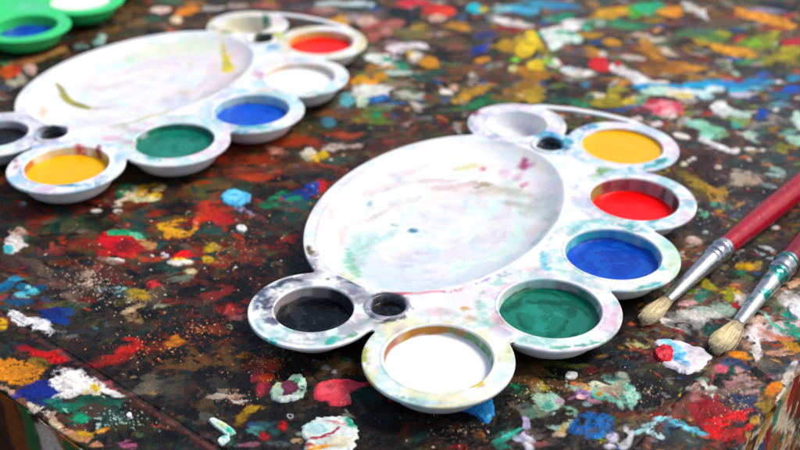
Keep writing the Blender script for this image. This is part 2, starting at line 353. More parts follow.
SPLATS = """28 321 27 7 16 eceef4 s; 50 331 10 3 20 f0f0f4 d; 2 326 5 5 0 e8b820 s; 57 319 16 7 8 1b3f8e s; 85 335 22 9 5 2c3440 w; 18 302 20 6 0 1f4a70 d; 25 290 14 6 10 2a6a8a d; 20 296 9 3 0 5ab0c8 d
50 355 24 5 14 c81a2c s; 30 349 18 4 10 b02a30 w; 18 372 30 12 6 d88c12 s; 42 364 14 6 10 8a6a20 p; 48 392 24 12 -8 14338e s; 40 400 12 6 0 1b2f6a w
95 381 30 3 33 8c3440 s; 112 390 14 2.4 33 b06068 d; 74 382 20 13 15 fafafa s; 90 388 14 10 20 fafafa s; 112 394 16 3 12 f4f4f4 s; 70 396 12 3 -6 f0f0f0 s; 95 390 6 5 -20 e0c424 s; 99 396 10 2 20 e8e0c0 d
76 412 30 11 12 1f6a52 d; 100 404 26 7 6 1c5a48 s; 82 419 8 4 0 20a878 s; 110 418 20 12 0 2c4a44 d; 99 420 3.5 9 -3 b4d4cc d; 60 404 14 4 15 2a7a64 d; 66 410 3 2 0 90d0c0 d
36 408 10 2.5 33 d8d0c0 d; 55 421 14 3 33 c8a894 d; 72 434 14 4 33 c89880 d; 60 428 12 3 33 d8c8a8 d; 46 412 8 3 33 e8e4dc d; 85 436 9 4 10 d8a824 s; 102 432 9 3 -14 e09c24 s; 92 444 12 4 25 c89070 d; 20 400 16 4 33 8a6048 d; 8 392 10 3 33 b09078 d
157 426 4 3 0 c83444 s; 128 445 14 5 10 a05a7c d; 140 436 6 3 0 4a6a50 w
112 358 22 7 -18 a82a1c w; 128 350 15 4 -15 c8342c d; 100 366 10 5 -15 8a2018 w; 165 385 32 13 5 46423a w; 150 378 14 5 0 5a5448 p; 178 342 9 6 0 b87020 d; 152 392 8 3 0 8a7040 d; 130 376 9 3 0 a08868 d
12 245 11 9 0 ece8e4 s; 7 250 6 4 10 60c8d0 s; 18 234 10 6 20 b8a898 d; 18 203 3 2 0 f02820 s; 23 205 3 1.6 15 f0f0f0 f
28 215 18 8 20 7a2c28 w; 35 228 14 6 10 6a2824 w; 62 217 14 12 70 10443c w; 58 230 5 8 0 0c4034 s; 96 212 5 2 0 e4e0dc f; 119 212 5 3 0 d0ccc8 d; 120 206 2.4 1.6 0 e0e0e0 s
140 226 14 9 10 103f40 w; 145 215 12 7 0 1b4a44 w; 132 233 20 4 5 18684c d; 115 243 26 13 3 b01c28 s; 108 243 14 8 0 d8303c p; 122 246 12 6 0 7a2024 p; 120 234 14 3 4 20a070 s; 138 236 8 4 20 70c8a0 d; 146 244 10 5 30 c89060 d; 115 261 9 2.2 4 f0ece0 f; 132 256 6 3 0 c04038 d
24 239 4 7 0 1f5a48 w; 45 256 20 4 6 343c3c w; 30 268 16 5 30 3a3230 w; 78 232 20 3 4 6a5c50 d
183 257 11 5 -6 e0281c s; 184 254 7 2.5 0 f0201c s; 180 261 9 2.6 0 f0c020 s; 187 263 6 2 0 fdf4e0 f; 213 249 8 4 -5 d0b030 s; 208 260 6 3.6 0 e0b828 s; 190 273 6 3 0 d8d0a0 s; 165 255 5 3 0 e0d8e0 d; 170 262 3 2 0 d0c8d0 d
160 207 8 4 0 1f3030 w; 128 190 10 5 -20 10906a s; 135 193 14 8 -10 c8bc98 p; 142 190 5 6 -20 e8b020 s; 152 198 8 4 -10 e0b828 s; 122 200 16 4 -20 e0d4bc d; 158 190 10 5 -20 c0a878 d; 145 200 14 3 0 d8d8b0 d; 175 190 14 6 -20 1a2a30 w; 182 207 20 9 5 181212 w
178 229 17 9 -8 d89818 r; 176 232 14 5 10 e0a41c d; 163 227 5 4 0 e8b020 s; 187 222 10 5 -20 7a2420 p; 186 229 6 3 0 2a2020 w
206 214 16 10 10 d8442c w; 220 217 18 8 30 c03434 w; 208 205 12 5 0 b84034 d; 214 228 10 3 0 404840 w; 196 220 6 10 20 e8583c w; 218 232 30 4 3 2a5048 d
237 208 5 2 40 a8a0c8 s; 246 212 8 2 40 9890b8 d; 240 222 4 2 0 a03030 w
272 205 10 5 -10 10744c s; 276 196 10 4 -20 1a8058 d; 296 206 18 6 -10 17605a w; 300 195 16 6 -18 1a3f8e s; 312 189 13 6 -20 2048a4 s; 322 187 7 4 -50 c81c30 s; 290 218 20 10 0 12443c w; 292 200 10 3 -10 209068 d
310 154 10 6 5 d8d0b8 s; 320 156 10 4 -20 e8c018 s; 308 150 5 3 0 f0ece0 s; 332 146 12 5 0 c8b8b0 d; 350 144 16 3 -5 d8c0b8 d; 335 161 14 6 0 2a5a4a w; 348 158 14 4 0 3a5040 d; 318 143 14 5 0 8a3a2c w; 275 150 14 4 10 c08878 d; 290 140 30 5 0 a03c24 w; 340 133 26 3 0 a04830 d; 260 160 24 7 0 9a3820 w; 255 178 20 5 0 b04428 d; 240 170 16 5 0 8a4838 w; 300 170 18 5 0 5a3c30 w
376 114 7 4 0 1f8a58 s; 327 120 5 4 0 2a6aa0 s; 326 121 9 5 0 4a8090 d; 345 98 8 7 -30 6ab8c8 s; 362 96 6 9 10 c8e0c8 s; 372 90 22 5 -4 f4f4f0 s; 368 85 8 5 0 e0f0e8 s; 375 97 10 3 -10 3a78b8 s; 372 82 12 4 -12 e8a010 s; 380 76 8 4 -10 c89020 s; 362 80 10 4 -20 e8b010 s
398 48 14 5 -4 f0e8f0 s; 418 45 8 3 10 f4f0f0 s; 380 59 19 5 8 e8f4f0 s; 394 62 12 5 0 f0f8f4 s; 386 59 5 2.5 10 20a080 s; 400 65 9 4 0 14906a s; 400 60 7 3 0 182420 s; 410 53 4 4 0 e8c830 s; 416 55 6 5 0 f8f0e0 s; 429 61 9 5.5 0 d89814 s; 437 65 5 3 0 c08a20 d; 405 72 20 4 0 b8c8c0 d; 392 72 10 3 0 c0dcd0 d; 430 75 22 6 -3 2a5040 d; 412 95 20 5 0 b8c0b0 d; 395 85 22 5 0 8a7868 d; 370 68 6 6 0 a87820 d
445 91 6 3 8 f4ece8 s; 454 87 5 3 0 e8b8a0 s; 460 98 12 5 -10 c89c28 d; 478 90 14 5 -15 c09428 d; 492 100 30 5 -10 1c6a3c s; 470 104 16 3 -5 2a7a48 d
378 26 18 7 -10 a8504c d; 366 20 12 6 0 d8b8a8 s; 392 25 10 7 -30 b87068 d; 400 12 20 6 4 182c30 s; 395 9 10 3 -5 142024 s; 410 3 18 3.5 0 e04858 s; 436 9 14 5 -4 e84028 s; 446 11 10 4 0 f05030 s; 435 17 10 4 0 e0b8a0 s; 418 27 12 4 -4 b89840 d; 456 24 12 4 4 c08828 d; 474 8 7 5 0 3cc8d8 s; 483 8 5 3 0 d0c040 s; 460 15 9 4 0 4a6078 d; 479 47 9 4.5 -20 2444a4 s; 484 34 12 4 -10 303c70 d; 497 19 8 3 4 c8dce4 d; 400 32 30 5 3 7a7040 d; 440 40 18 5 0 4a5030 d; 360 42 14 5 0 2a7050 d; 355 4 20 3 0 c8e0e4 d; 340 8 12 4 0 4a5a58 w; 388 42 10 2.5 0 a08890 d; 452 45 14 5 0 8a5040 w; 482 60 7 3.5 -10 d89420 s; 470 70 22 5 -5 7a5030 d; 499 70 12 5 0 6a3c20 w; 500 78 14 6 0 503018 w
515 8 22 4 3 60b8e0 s; 498 8 12 4 0 90c8c8 d; 540 3 24 3.5 3 48a0c0 s; 560 4 16 3 0 3898c8 s; 530 14 26 2 5 405860 d; 512 23 24 3 9 d8d0cc s; 500 19 8 2 5 f0f0ec s; 527 17 26 2.5 8 3a4444 w; 560 16 16 5 -8 2a9870 d; 548 18 8 3 0 6aa890 d
525 44 11 10 -20 f0d000 s; 533 38 9 6 40 f8dc10 s; 522 52 6 4 0 e0c020 s; 533 64 9 6 0 f4d408 s; 512 40 12 6 -40 b8a028 d; 508 45 10 5 -10 b88a28 s; 502 42 8 4 -20 c0a028 d; 514 59 6 3 -10 90e040 s; 512 68 4 2.6 0 d0e8b0 s; 545 60 8 4 -10 a8c020 d; 551 62 4 3 10 70e060 s; 543 50 8 5 0 908020 d; 536 75 14 6 0 b07c18 s; 520 70 12 4 0 c08818 d; 555 42 7 4 10 f4f8f4 s; 548 33 9 5 20 f0f8f4 s; 571 24 13 6 -10 f8f8f8 s; 556 30 10 5 0 f4f8f4 s; 553 45 4 4 0 e8fff0 s; 566 36 14 5 -8 e0f4e8 d; 560 31 6 2 0 30c090 s; 573 33 8 2 -5 20a880 s; 540 34 4 2 20 28b088 s; 575 38 5 3 0 d8f8e8 s; 586 27 6 3 0 50c0a0 s; 598 22 7 3 10 f0ece8 s; 588 19 6 3 0 d8c0b0 d
557 62 5 3 30 f4f0ec s; 577 71 16 3.5 6 ece8e0 s; 588 72 6 3 0 f0ece8 s; 569 68 8 3 0 d0e0e8 d; 593 51 7 4 -5 e8a410 s; 602 53 4 3 0 f0f0e8 s; 611 41 11 3.5 8 d89c18 s; 590 34 14 3 3 b88a28 d; 598 62 10 6 -10 d83038 s; 604 66 7 4 -6 e03840 s; 617 67 10 5 25 f4ecec s; 630 73 14 5 20 f4f0f0 s; 642 80 10 5 15 f0f4f4 s; 618 62 6 4 0 c02c34 d; 615 48 14 5 0 504448 w; 580 50 16 6 0 5a5058 w; 586 82 6 3 0 4a90b8 s; 596 82 10 5 0 4a2828 w
528 92 16 7 -10 b09020 s; 522 86 14 5 -10 a87820 s; 536 97 8 5 -10 c0a020 s; 512 88 14 4 -10 8a6830 d; 505 96 16 4 -6 80602c d; 555 98 20 8 0 203c34 w; 568 100 18 4 8 2a6048 s; 580 104 12 3 10 209060 d; 560 86 10 4 0 607030 d
598 100 12 6 0 b0a020 d; 594 94 8 3 0 f0ecd0 s; 610 96 10 5 0 c0b030 d; 616 88 10 5 0 a09a20 d; 622 82 8 4 -10 c88c18 s; 614 102 16 4 10 98902a s; 632 100 10 5 0 c8b040 d; 638 96 8 3 0 e8d8a0 d; 640 108 6 2 0 d05050 s
605 12 16 5 -4 d8a408 s; 625 9 14 4 -12 e0ac10 s; 592 14 10 3 0 c89820 d; 636 8 6 8 40 40b040 s; 645 7 12 5 10 40c088 s; 656 4 9 4 10 30b080 s; 610 22 30 6 2 3a8a60 d; 630 24 20 5 0 4a9a68 w; 645 24 10 3 0 307858 d; 670 11 12 5 -5 f09c10 s; 662 11 8 3 0 e8a828 s; 690 6 10 5 30 d8d4cc s; 706 14 7 2 60 f0f0f0 s; 703 12 4 5 -30 e8e8f0 s; 640 34 12 3 2 d8c0a8 d; 655 37 14 3 2 d0c8b8 d; 668 50 10 4 15 e0d0b8 s; 645 40 8 4 0 d8a030 d; 650 48 16 5 10 b87c24 d; 660 55 14 5 10 c88c1c d; 700 30 30 5 -4 4a7a50 d; 690 24 16 6 0 5a4a50 w; 718 22 24 6 -4 6a5a48 d; 703 38 10 4 10 c89820 s; 720 32 12 4 0 a09c28 d; 712 36 20 5 0 5a8a3c d
752 13 18 6 12 f0a008 s; 772 19 20 5 10 f0a408 s; 742 8 10 4 10 e89c18 s; 786 24 8 3 5 e8a018 s; 745 4 20 2 0 6a5a28 d; 780 5 30 3 10 182430 s; 765 8 20 2.6 6 9890a8 s; 789 14 8 2 -5 c83c48 s; 800 38 18 3 0 d82c3c s; 790 40 10 3 0 d03840 s; 738 36 4 3 0 c83440 s; 745 39 8 4 0 608820 d; 760 36 16 7 -10 90981c d; 752 40 8 4 0 88b820 s; 770 32 10 4 -10 a8a820 d; 768 44 14 4 0 70881c d
732 48 22 5 6 e8a810 s; 718 46 8 4 15 f0b018 s; 748 52 8 3 5 e0a81c s; 790 48 16 5 0 b8a820 d; 780 56 20 5 -4 98901c s; 794 60 12 4 0 807818 d; 750 58 16 3 -4 409858 d; 722 62 8 3 15 c8dcb0 s; 728 65 4 2 0 e0ecc8 s; 735 71 5 2.2 10 b8dcc0 s; 716 62 20 5 8 3c3c3c w; 752 66 24 6 0 343838 w; 770 68 14 4 0 3a4438 d; 690 60 22 5 10 6a4838 d; 690 67 12 3.5 12 d89818 s; 680 62 10 3 10 b87c24 d; 672 68 14 4 6 b87818 s; 655 62 16 5 0 7a4a20 w; 650 70 14 4 6 a06a1c d; 700 78 12 3 0 8a6a30 d; 712 74 10 2 10 b88a30 d; 680 50 12 4 0 6a5450 w; 665 42 12 4 0 4a6a48 w
672 84 40 3.4 -2 20a8dc s 0.05; 655 85 14 2.4 4 18a0d8 s; 700 82 24 3 -2 2cb0e0 s; 730 83 20 5 -2 1898dc s; 745 82 14 4 -4 2890c8 s; 762 82 16 4 -6 3878a0 d; 770 80 10 3 0 50a8c8 d; 650 80 22 2.5 4 e8ecec s; 690 89 26 3.5 0 e8f0ec s; 668 92 22 4 4 ece8d0 s; 655 90 12 4 0 c8ecdc s; 680 93 10 3 0 e8d070 d; 714 88 9 4 -5 d8f4f4 s; 704 92 12 4 20 c8f0f4 s; 738 88 12 4 -5 58c0e0 d; 741 94 14 3 -8 d0d0e4 s; 756 86 10 3 0 80c0d8 d; 778 80 3 1.6 0 f4ecf4 s; 737 79 6 2 0 7a2858 s; 708 79 20 1.6 -4 4888a8 d; 763 73 8 4 0 1868b8 s; 760 78 8 3 0 2080c8 d; 793 88 10 4 -4 1060d0 s; 795 75 10 5 -8 2088b0 d; 775 92 10 5 0 20587c w; 785 95 10 4 0 2c6c88 d
664 106 16 7 0 ec8494 s; 668 104 9 4 -5 f4a0a8 p; 661 108 7 4 0 d84c60 d; 668 111 10 3 0 f8c8cc d; 676 105 4 5 0 e86078 s; 668 115 7 2 0 f4e8e0 s; 655 101 8 3 0 c03848 d; 643 98 6 5 0 5aa080 s; 646 109 9 4 0 8a3438 w; 638 117 6 2.4 -4 f0dcd8 s; 652 123 9 5 -10 6a2c2c w; 656 122 6 2.4 -8 f4ecec s; 665 122 4 4 0 a03438 d; 660 130 8 4 0 6a3430 w; 640 110 10 4 0 5a3834 w
726 110 11 5 10 e8f4f0 s; 718 105 5 5 10 f4f8f8 s; 738 113 10 4 8 c8e4dc s; 745 111 4 3 0 a8d8c4 s; 723 104 4 4 0 f0f4f4 s; 761 113 6 6 20 1c50a8 d; 762 110 5 4 0 2058b8 s; 737 122 8 4 -20 50a898 s; 735 119 6 3 0 68b8a0 d
700 124 11 5 14 a8e0cc s; 690 122 5 2 30 98d8c4 s; 713 130 12 6 6 8cd4b0 s; 722 133 6 3.5 0 88b080 s; 705 134 8 3 10 a0e0d0 d; 703 137 6 2.4 14 e4ecf0 s; 716 144 16 2.6 17 eceef0 s; 728 148 8 2.4 8 f0f0f0 s; 734 148 4 3 0 f4f4f4 s; 680 134 7 2.6 12 f0ece8 s; 686 136 3 1.6 0 f4f0ec s; 750 133 7 4 5 d8e8dc s; 750 132 10 5 5 a0c0a8 d; 760 128 10 6 -20 2c6054 w; 750 147 6 1.8 3 f0f4ec s; 762 148 3 1.6 0 f0f0f0 s; 795 115 6 8 50 c8e8dc s; 800 120 8 6 30 d8f0e8 s; 797 138 12 5 12 a8d0bc s; 790 130 10 3 0 78a898 d; 779 146 6 5 0 a8a430 s; 776 144 10 5 0 6a6c30 d; 790 144 8 3 0 907c30 d; 775 108 3 2 0 e8e8ec s; 780 102 12 4 5 70a8b8 d; 720 97 24 3 5 405458 w
683 163 4 2.4 0 d8d8b8 s; 694 157 2.6 1.6 0 e0e0e0 s; 689 159 2 1.4 0 d0d0d0 s; 717 165 3 2 0 e8d4cc s; 667 170 4 3 -10 b0a020 d; 680 172 10 5 20 6a6024 d; 694 180 14 5 22 a88c1c s; 710 190 12 6 16 c8940c s; 722 190 10 5 -30 b08820 s; 700 188 10 6 14 907c20 d; 690 193 8 4 -10 8a7820 d; 718 198 8 3 0 c09018 s; 728 192 5 3 -30 b89024 d; 706 194 20 4 14 5a4c20 d; 664 178 8 4 20 888020 d
745 176 15 7 8 b0a494 s; 740 180 10 3 8 90887c d; 752 180 10 4 20 b89068 d; 740 172 9 3 -10 d0c8bc d; 765 182 12 3 10 7a8a8c d; 777 168 8 3 20 98b8b0 s; 774 173 8 2.4 10 a8c4bc d; 716 203 4 3 0 50a088 d; 704 213 4 3 0 60b090 s; 700 208 2.5 1.5 0 90c0b0 s; 705 230 3 2 0 a8b8c0 s; 694 239 8 3.4 6 c0a89c s; 692 236 6 2 0 d8c8c0 s; 712 223 5 3 0 90a0a0 d; 727 205 9 4 -10 3a6a5c d; 745 205 18 5 -30 404858 w; 775 225 4 2 0 d8dce0 s; 765 250 16 3 20 a8b0b8 d; 770 245 12 2 20 c0c8d0 d; 780 232 6 3 -30 383c40 w; 737 252 8 3 -30 c0b8a8 d; 745 262 8 5 -20 c09828 d; 750 265 6 4 0 d8a820 s; 748 275 6 4 0 606838 s; 742 270 5 3 0 2a8060 s; 757 262 6 6 -10 a08848 d
688 262 8 4 0 6a1c20 w; 690 275 6 4 0 7a2024 w; 708 282 7 4 60 a09820 s; 704 292 7 4 -20 1c7868 s; 700 297 4 5 0 287c6c s; 712 291 5 5 0 485830 d; 735 290 7 4 30 e8c020 s; 727 289 8 6 30 b8a430 d; 740 298 12 4 35 ece8e0 s; 730 293 6 8 30 8a9020 d; 752 295 5 3 0 e8d8d0 s; 735 283 5 2 0 d88c60 s; 722 283 6 4 0 30282c w; 758 283 6 5 0 807868 w
690 312 28 9 8 d0d0cc p; 680 318 14 6 8 b0b4b0 w; 698 322 12 6 8 8c9494 w; 672 322 16 5 18 e4e4e0 d; 712 310 14 6 5 c8ccc4 s; 720 304 12 5 5 8ca898 s; 728 308 8 5 0 a8c0b0 s; 670 310 14 6 10 4a4440 w; 676 323 14 4 8 484448 w; 685 324 8 3 10 302c30 r; 660 300 20 3 10 2a2420 w; 690 300 12 4 0 c8a0a0 d; 700 306 14 3 5 a8bcb4 d
719 328 13 7 5 0e403c s 0.05; 712 330 5 5 0 145048 s; 757 320 12 3 10 b84038 d; 765 328 26 8 -8 eadce0 s; 780 325 18 6 -12 e8d8d8 s; 772 333 20 5 -10 e0ccd4 d; 758 318 14 4 10 d8c0b0 s; 770 318 10 4 0 b09080 d; 752 332 6 8 20 f4f0f4 s; 760 345 4 11 -20 f4ece8 s; 757 352 4 9 -18 ece8e0 s; 748 336 2 1.6 0 302c40 s; 755 341 2 1.3 0 302838 s; 765 322 1.6 1 0 402840 s; 770 326 1.6 1 0 502848 s; 760 333 1.4 1 0 302848 s
790 348 10 4 0 e0a048 s; 778 350 12 3 0 c89880 s; 740 353 8 3 -10 e89818 s; 746 356 6 2.4 0 f0a020 s; 736 352 5 2 0 e08c18 s; 776 342 16 2 8 a04830 d; 786 336 16 3 2 c87850 d
772 318 26 1.8 38 a0e0d0 s; 780 325 8 2 38 70d0b8 s; 793 311 10 6 0 20a088 s; 800 333 9 4 0 20b090 s; 796 330 10 5 10 20a080 s; 783 305 12 4 0 8a9878 d; 795 303 14 8 10 ece8ec s; 790 322 10 3 40 3aa890 d; 785 295 16 5 -10 c8c8c0 d; 775 290 12 4 -20 b0b0a4 d; 790 283 14 4 -30 d8b8a0 d; 795 277 10 3 -40 c89878 d; 770 300 10 5 -10 607858 d; 776 306 8 4 0 405848 w
650 357 14 5 30 6a2024 w; 636 343 11 3 10 a8a870 d; 642 347 16 2 30 8a4038 d; 629 338 2 2 0 8a7840 d; 640 333 12 3 10 586050 d; 655 343 12 4 25 7a6040 d; 672 341 14 2 10 b0a898 d; 636 352 10 5 0 2a1c18 w; 615 350 16 5 8 162a34 w; 622 363 20 6 10 1a3440 d; 640 382 26 14 0 100e0e w; 640 400 20 10 0 121214 w; 690 352 10 3 20 5ac8dc d
695 388 10 6 10 b8b0a8 d; 705 379 9 3 5 60a080 d; 712 372 8 5 0 505848 d; 706 385 8 3 50 d8e4dc s; 712 393 6 2 30 c8e0d8 s; 714 387 5 3 0 e0e8e0 s; 704 388 3 3 0 403830 s; 712 366 8 3 0 806858 d; 722 366 8 5 -10 d06878 s; 726 368 4 3.4 10 e07080 s; 732 369 5 4.5 0 104c3c s 0.05; 714 375 3 4 0 d8685c s; 717 378 4 8 -32 100e10 s; 722 384 4 7 -35 0c0a0c s; 735 361 12 4 10 304468 s; 745 366 14 4 0 283858 d; 727 362 10 3 10 4a5878 d; 742 383 6 10 -40 38684c r; 747 378 2.2 8 -10 2c5040 s; 740 390 8 2 -20 305040 s; 733 378 12 5 -10 b08080 d; 738 385 14 6 0 a87878 w; 755 382 12 4 0 a88888 d; 750 390 12 4 -4 b09090 d; 728 392 16 4 5 706058 d
765 374 12 4 30 101018 s 0.05; 757 369 8 4 40 14141c s; 775 380 6 2.4 40 181830 s; 785 368 14 4 3 304858 s; 775 365 12 4 0 40586c d; 792 362 10 3 10 203848 s; 780 372 10 4 0 887880 d; 775 386 7 5 -20 f08810 s; 780 383 5 4 -20 f09818 s; 770 392 5 4 0 d88c20 s; 783 390 4 4 0 c8a050 d
750 403 24 7 -6 2c3c60 w; 738 398 10 5 0 283860 s; 757 397 12 3 -10 34486c d; 725 398 10 4 -10 481c24 w; 700 401 10 4 0 904848 w; 695 397 8 5 0 a87070 d
708 408 20 11 15 9c202c s; 700 415 14 7 15 8a1c24 w; 728 417 20 8 -14 c81c1c s; 738 412 16 5 -18 e82018 s; 722 425 14 9 20 d81c18 s; 732 432 12 8 0 b81c18 s; 745 427 14 4 -30 c83020 s; 716 432 6 8 -30 e02418 s; 740 424 8 3 -10 2c2020 s; 730 426 5 3 0 3a1c1c s; 745 440 8 6 0 8a2018 d; 752 412 6 3 -20 182030 s
757 420 5 8 -30 b89048 d; 764 412 5 5 0 1a2028 s; 760 427 5 5 0 182430 s; 770 405 5 5 0 b09048 d; 766 403 10 8 -40 8a7030 d; 752 435 4 8 -30 a88448 d; 745 446 5 5 0 304860 s
792 375 5 12 38 e4d8cc s; 782 395 4 14 36 e0d0bc s; 797 366 4 8 30 dcd4d0 s; 770 412 4 10 36 c8b080 d; 775 403 3 10 36 d8c8a8 d
672 420 16 4 14 60c0e0 s; 690 426 14 3 12 88d0e8 s; 702 431 8 2.4 20 70c4dc s; 660 417 7 2 5 a0e0ec s; 670 416 10 1.6 10 b8ecf4 s; 690 436 22 8 14 3a4a44 w; 672 430 10 8 0 202830 w; 668 425 3 8 -20 205878 d; 676 441 16 5 10 4a3c28 w; 660 440 20 6 0 182838 w
650 423 8 2.4 -10 b8e4ec s; 643 430 8 2.4 -20 a8d8e0 s; 632 435 7 3 -60 e0e4ec s; 626 443 4 5 20 e8e8f0 s; 652 429 4 3 -40 c8e8ec s; 614 435 5 5 0 ccc8dc s; 612 445 5 3 0 e0e0f0 s; 630 425 14 4 -10 706850 d; 618 402 8 12 0 48303a w
592 390 22 4 14 b8dccc s; 612 380 14 3 20 98d0c0 d; 622 385 10 5 30 80c8b0 s; 628 392 7 9 0 88d0b8 s; 631 396 4 8 0 b0e0d0 r; 620 400 3 6 -30 9cd4c4 s; 605 386 20 3 18 d0d8c0 s; 598 394 8 6 0 68c0a8 s; 612 398 10 4 0 78b8a8 d; 600 393 3.4 2.6 0 c89010 s; 585 392 8 5 0 b090c8 s; 592 400 10 3 10 c898b0 s; 582 396 6 3 0 e8c0c8 d; 588 403 8 3 0 88a0a8 d; 583 384 7 3 0 d89868 s; 588 388 6 2.4 10 e0a850 s; 575 382 4 3 0 c07850 d; 608 391 10 2 14 d09888 d
582 425 12 9 0 0c68b4 s; 594 428 16 8 0 1068b0 s; 604 420 10 7 10 1270b8 s; 588 415 10 5 0 1060a0 s; 598 434 12 4 0 1474b8 d; 612 428 5 6 0 205080 w; 583 420 4 5 0 182c38 s; 575 428 5 4 0 0c5ca4 s
545 403 16 6 35 b0d8c8 s; 553 400 9 7 20 98c8b4 s; 540 396 9 4 20 a8c8b0 d; 560 412 10 5 40 b8e0cc s; 570 410 8 5 20 90c0ac s; 566 420 6 8 0 a8b898 s; 548 405 5 4 0 58b8a8 s; 562 428 6 5 0 c8a860 s; 560 432 8 3 0 d8c0a0 s; 555 425 10 4 20 a0c0b8 d; 540 410 10 6 20 788870 d; 560 400 7 4 -10 b0a0b0 d; 530 412 10 6 0 5a7a68 d; 572 402 6 3 0 30282c s; 537 388 8 5 0 8a8870 d
541 385 7 4 20 b8b820 s; 535 382 8 4 20 a87848 s; 528 380 7 5 30 906848 d; 515 388 10 6 0 1c4a38 s; 514 387 6 3 0 208058 d; 509 392 8 3 20 3a2c28 w; 525 395 8 4 -10 3a3c30 w; 555 372 20 3 -5 4a5828 d; 575 363 14 3 0 687038 d; 552 362 18 3 -4 404c20 d; 590 368 10 6 10 5a1c20 w; 608 366 8 5 0 481c20 w; 600 360 14 4 10 2c1c24 w; 622 374 6 3 10 a8b8a8 s; 612 377 12 4 10 48706a d; 560 385 16 3 4 604838 d
526 423 5 9 -15 a8a0c4 d; 524 433 8 6 -20 c8c0dc d; 528 441 7 7 0 e0e0f0 s; 530 446 5 4 0 f0f0fc s; 517 436 8 5 30 a8b0c8 d; 505 435 14 6 -30 308878 d; 510 432 12 2 -30 58c8b8 s; 502 445 8 5 0 2c6c60 d; 535 430 12 4 0 6a5a58 d; 540 443 10 4 0 804c4c s; 555 440 12 4 0 604840 d; 520 410 8 3 0 707070 d; 542 432 8 8 0 15120f w; 525 404 10 3 20 485850 d; 515 405 8 4 20 686058 d
483 435 2 5 -20 c07030 s; 458 427 5 3 -20 8a3018 w; 460 448 10 4 0 701c1c d; 425 435 14 4 -10 204838 d; 440 443 16 4 -10 3a2418 d; 468 418 24 5 0 120c0b w; 420 422 18 4 0 461815 w; 445 415 10 3 0 2c1816 w
392 398 3 3 0 a04038 s; 378 395 5 3 0 a82824 s; 366 397 18 6 5 0e3c30 s; 380 390 14 6 -10 104438 w; 365 388 14 4 -5 184838 s; 378 385 7 2 -5 b04860 d; 362 385 10 2 -10 c83c50 s
346 360 5 3 0 1c6048 s; 317 362 4 2 0 687068 r; 327 368 4 2.4 0 a0a8a0 s; 336 372 3 1.6 0 8a9090 s; 292 416 3.4 2.2 0 c0c8c8 r; 347 415 3 5 0 b8b8a4 s; 347 414 4 3 0 788070 d
288 386 18 5 -10 101010 w; 268 386 10 8 60 6c2438 d; 260 375 8 12 10 8a3040 d; 262 390 4 6 30 a83848 s; 268 380 8 8 0 b04020 d; 272 365 12 7 -10 a83c18 d; 250 365 16 4 -10 6a2c14 d; 244 356 6 3 0 a8681c s; 239 357 5 2 0 c88028 d
228 395 20 3 6 b8b0a4 d; 240 401 10 3 6 d0ccc4 d; 225 390 14 3 0 7a6c60 d; 214 398 10 3 0 a0988c d; 250 410 7 5 -20 a08010 d; 243 418 6 5 -20 8c6c10 s; 254 425 6 4 0 2c4878 d; 268 425 14 7 0 386068 w; 258 430 12 4 0 4a8080 d; 284 426 5 5 -60 b82424 s; 265 436 5 4 0 b42828 s; 277 432 8 4 0 2c5a5c w; 250 446 14 4 0 8a5a68 d; 230 444 10 4 10 305c58 d; 280 444 14 3 0 485858 d; 300 434 3 2 0 788878 s; 298 441 6 3 0 a08868 d; 205 436 10 5 0 5a3c40 w; 208 417 8 5 0 50504c d
154 284 8 4 -10 c83840 d; 158 286 6 3 0 d84048 s; 142 296 14 6 -8 a88818 d; 147 299 7 3 0 c09c20 s; 134 294 10 5 -10 8a7818 s; 132 312 10 4 -20 c0a888 d; 140 307 10 3 -20 a89070 d; 135 318 10 6 0 8a7450 d; 160 300 14 5 -10 5a4c40 w; 165 305 10 3 -10 9aa080 d; 172 302 10 3 0 783028 d; 170 345 6 3 0 c8701c s; 180 338 8 3 0 b07020 d; 155 350 20 4 -10 7a2418 w; 135 345 12 6 10 b03024 d; 228 308 14 6 -10 a83030 w; 226 307 5 3 0 c83c40 s; 232 313 14 5 -10 903838 w; 215 295 20 8 -20 8a2c28 w; 238 316 14 3 -5 98605c d; 230 327 4 3 0 5a8068 r; 208 314 14 6 0 302e28 w; 196 302 14 5 0 502420 w; 175 318 14 6 0 1c2c28 w; 172 290 16 5 0 2c342c w; 204 291 3 1.6 0 a0a898 s; 180 280 14 3 -10 6a7868 d; 165 276 20 2.4 -10 506058 d; 115 290 14 3 2 90b8b8 s; 108 290 20 4 0 386068 d; 122 296 10 4 0 285058 w; 90 274 14 3 -20 c0a898 d; 86 286 6 2.4 0 c8b0a0 s; 100 268 10 6 0 8a3c3c w; 105 275 10 4 0 9c4848 d; 117 262 6 3 0 604038 w; 60 285 28 6 25 604c44 d; 72 300 20 5 30 705c50 d; 75 276 20 6 10 3c2c28 w; 10 262 14 6 20 504038 w; 30 260 22 5 20 5a443c d; 7 285 10 5 -30 1c6c9c s; 15 280 8 4 0 3c88a8 d; 35 290 14 6 0 185070 d; 32 293 6 3 0 60c0d0 s; 20 297 5 2 0 78c8d0 s; 28 289 3 2 0 a0dce0 s; 47 300 8 3 20 40506c w; 54 316 14 6 0 183888 s; 70 313 6 4 0 2c4c90 s; 95 328 4 2 20 3c6c78 d; 107 326 5 3 0 58585c d
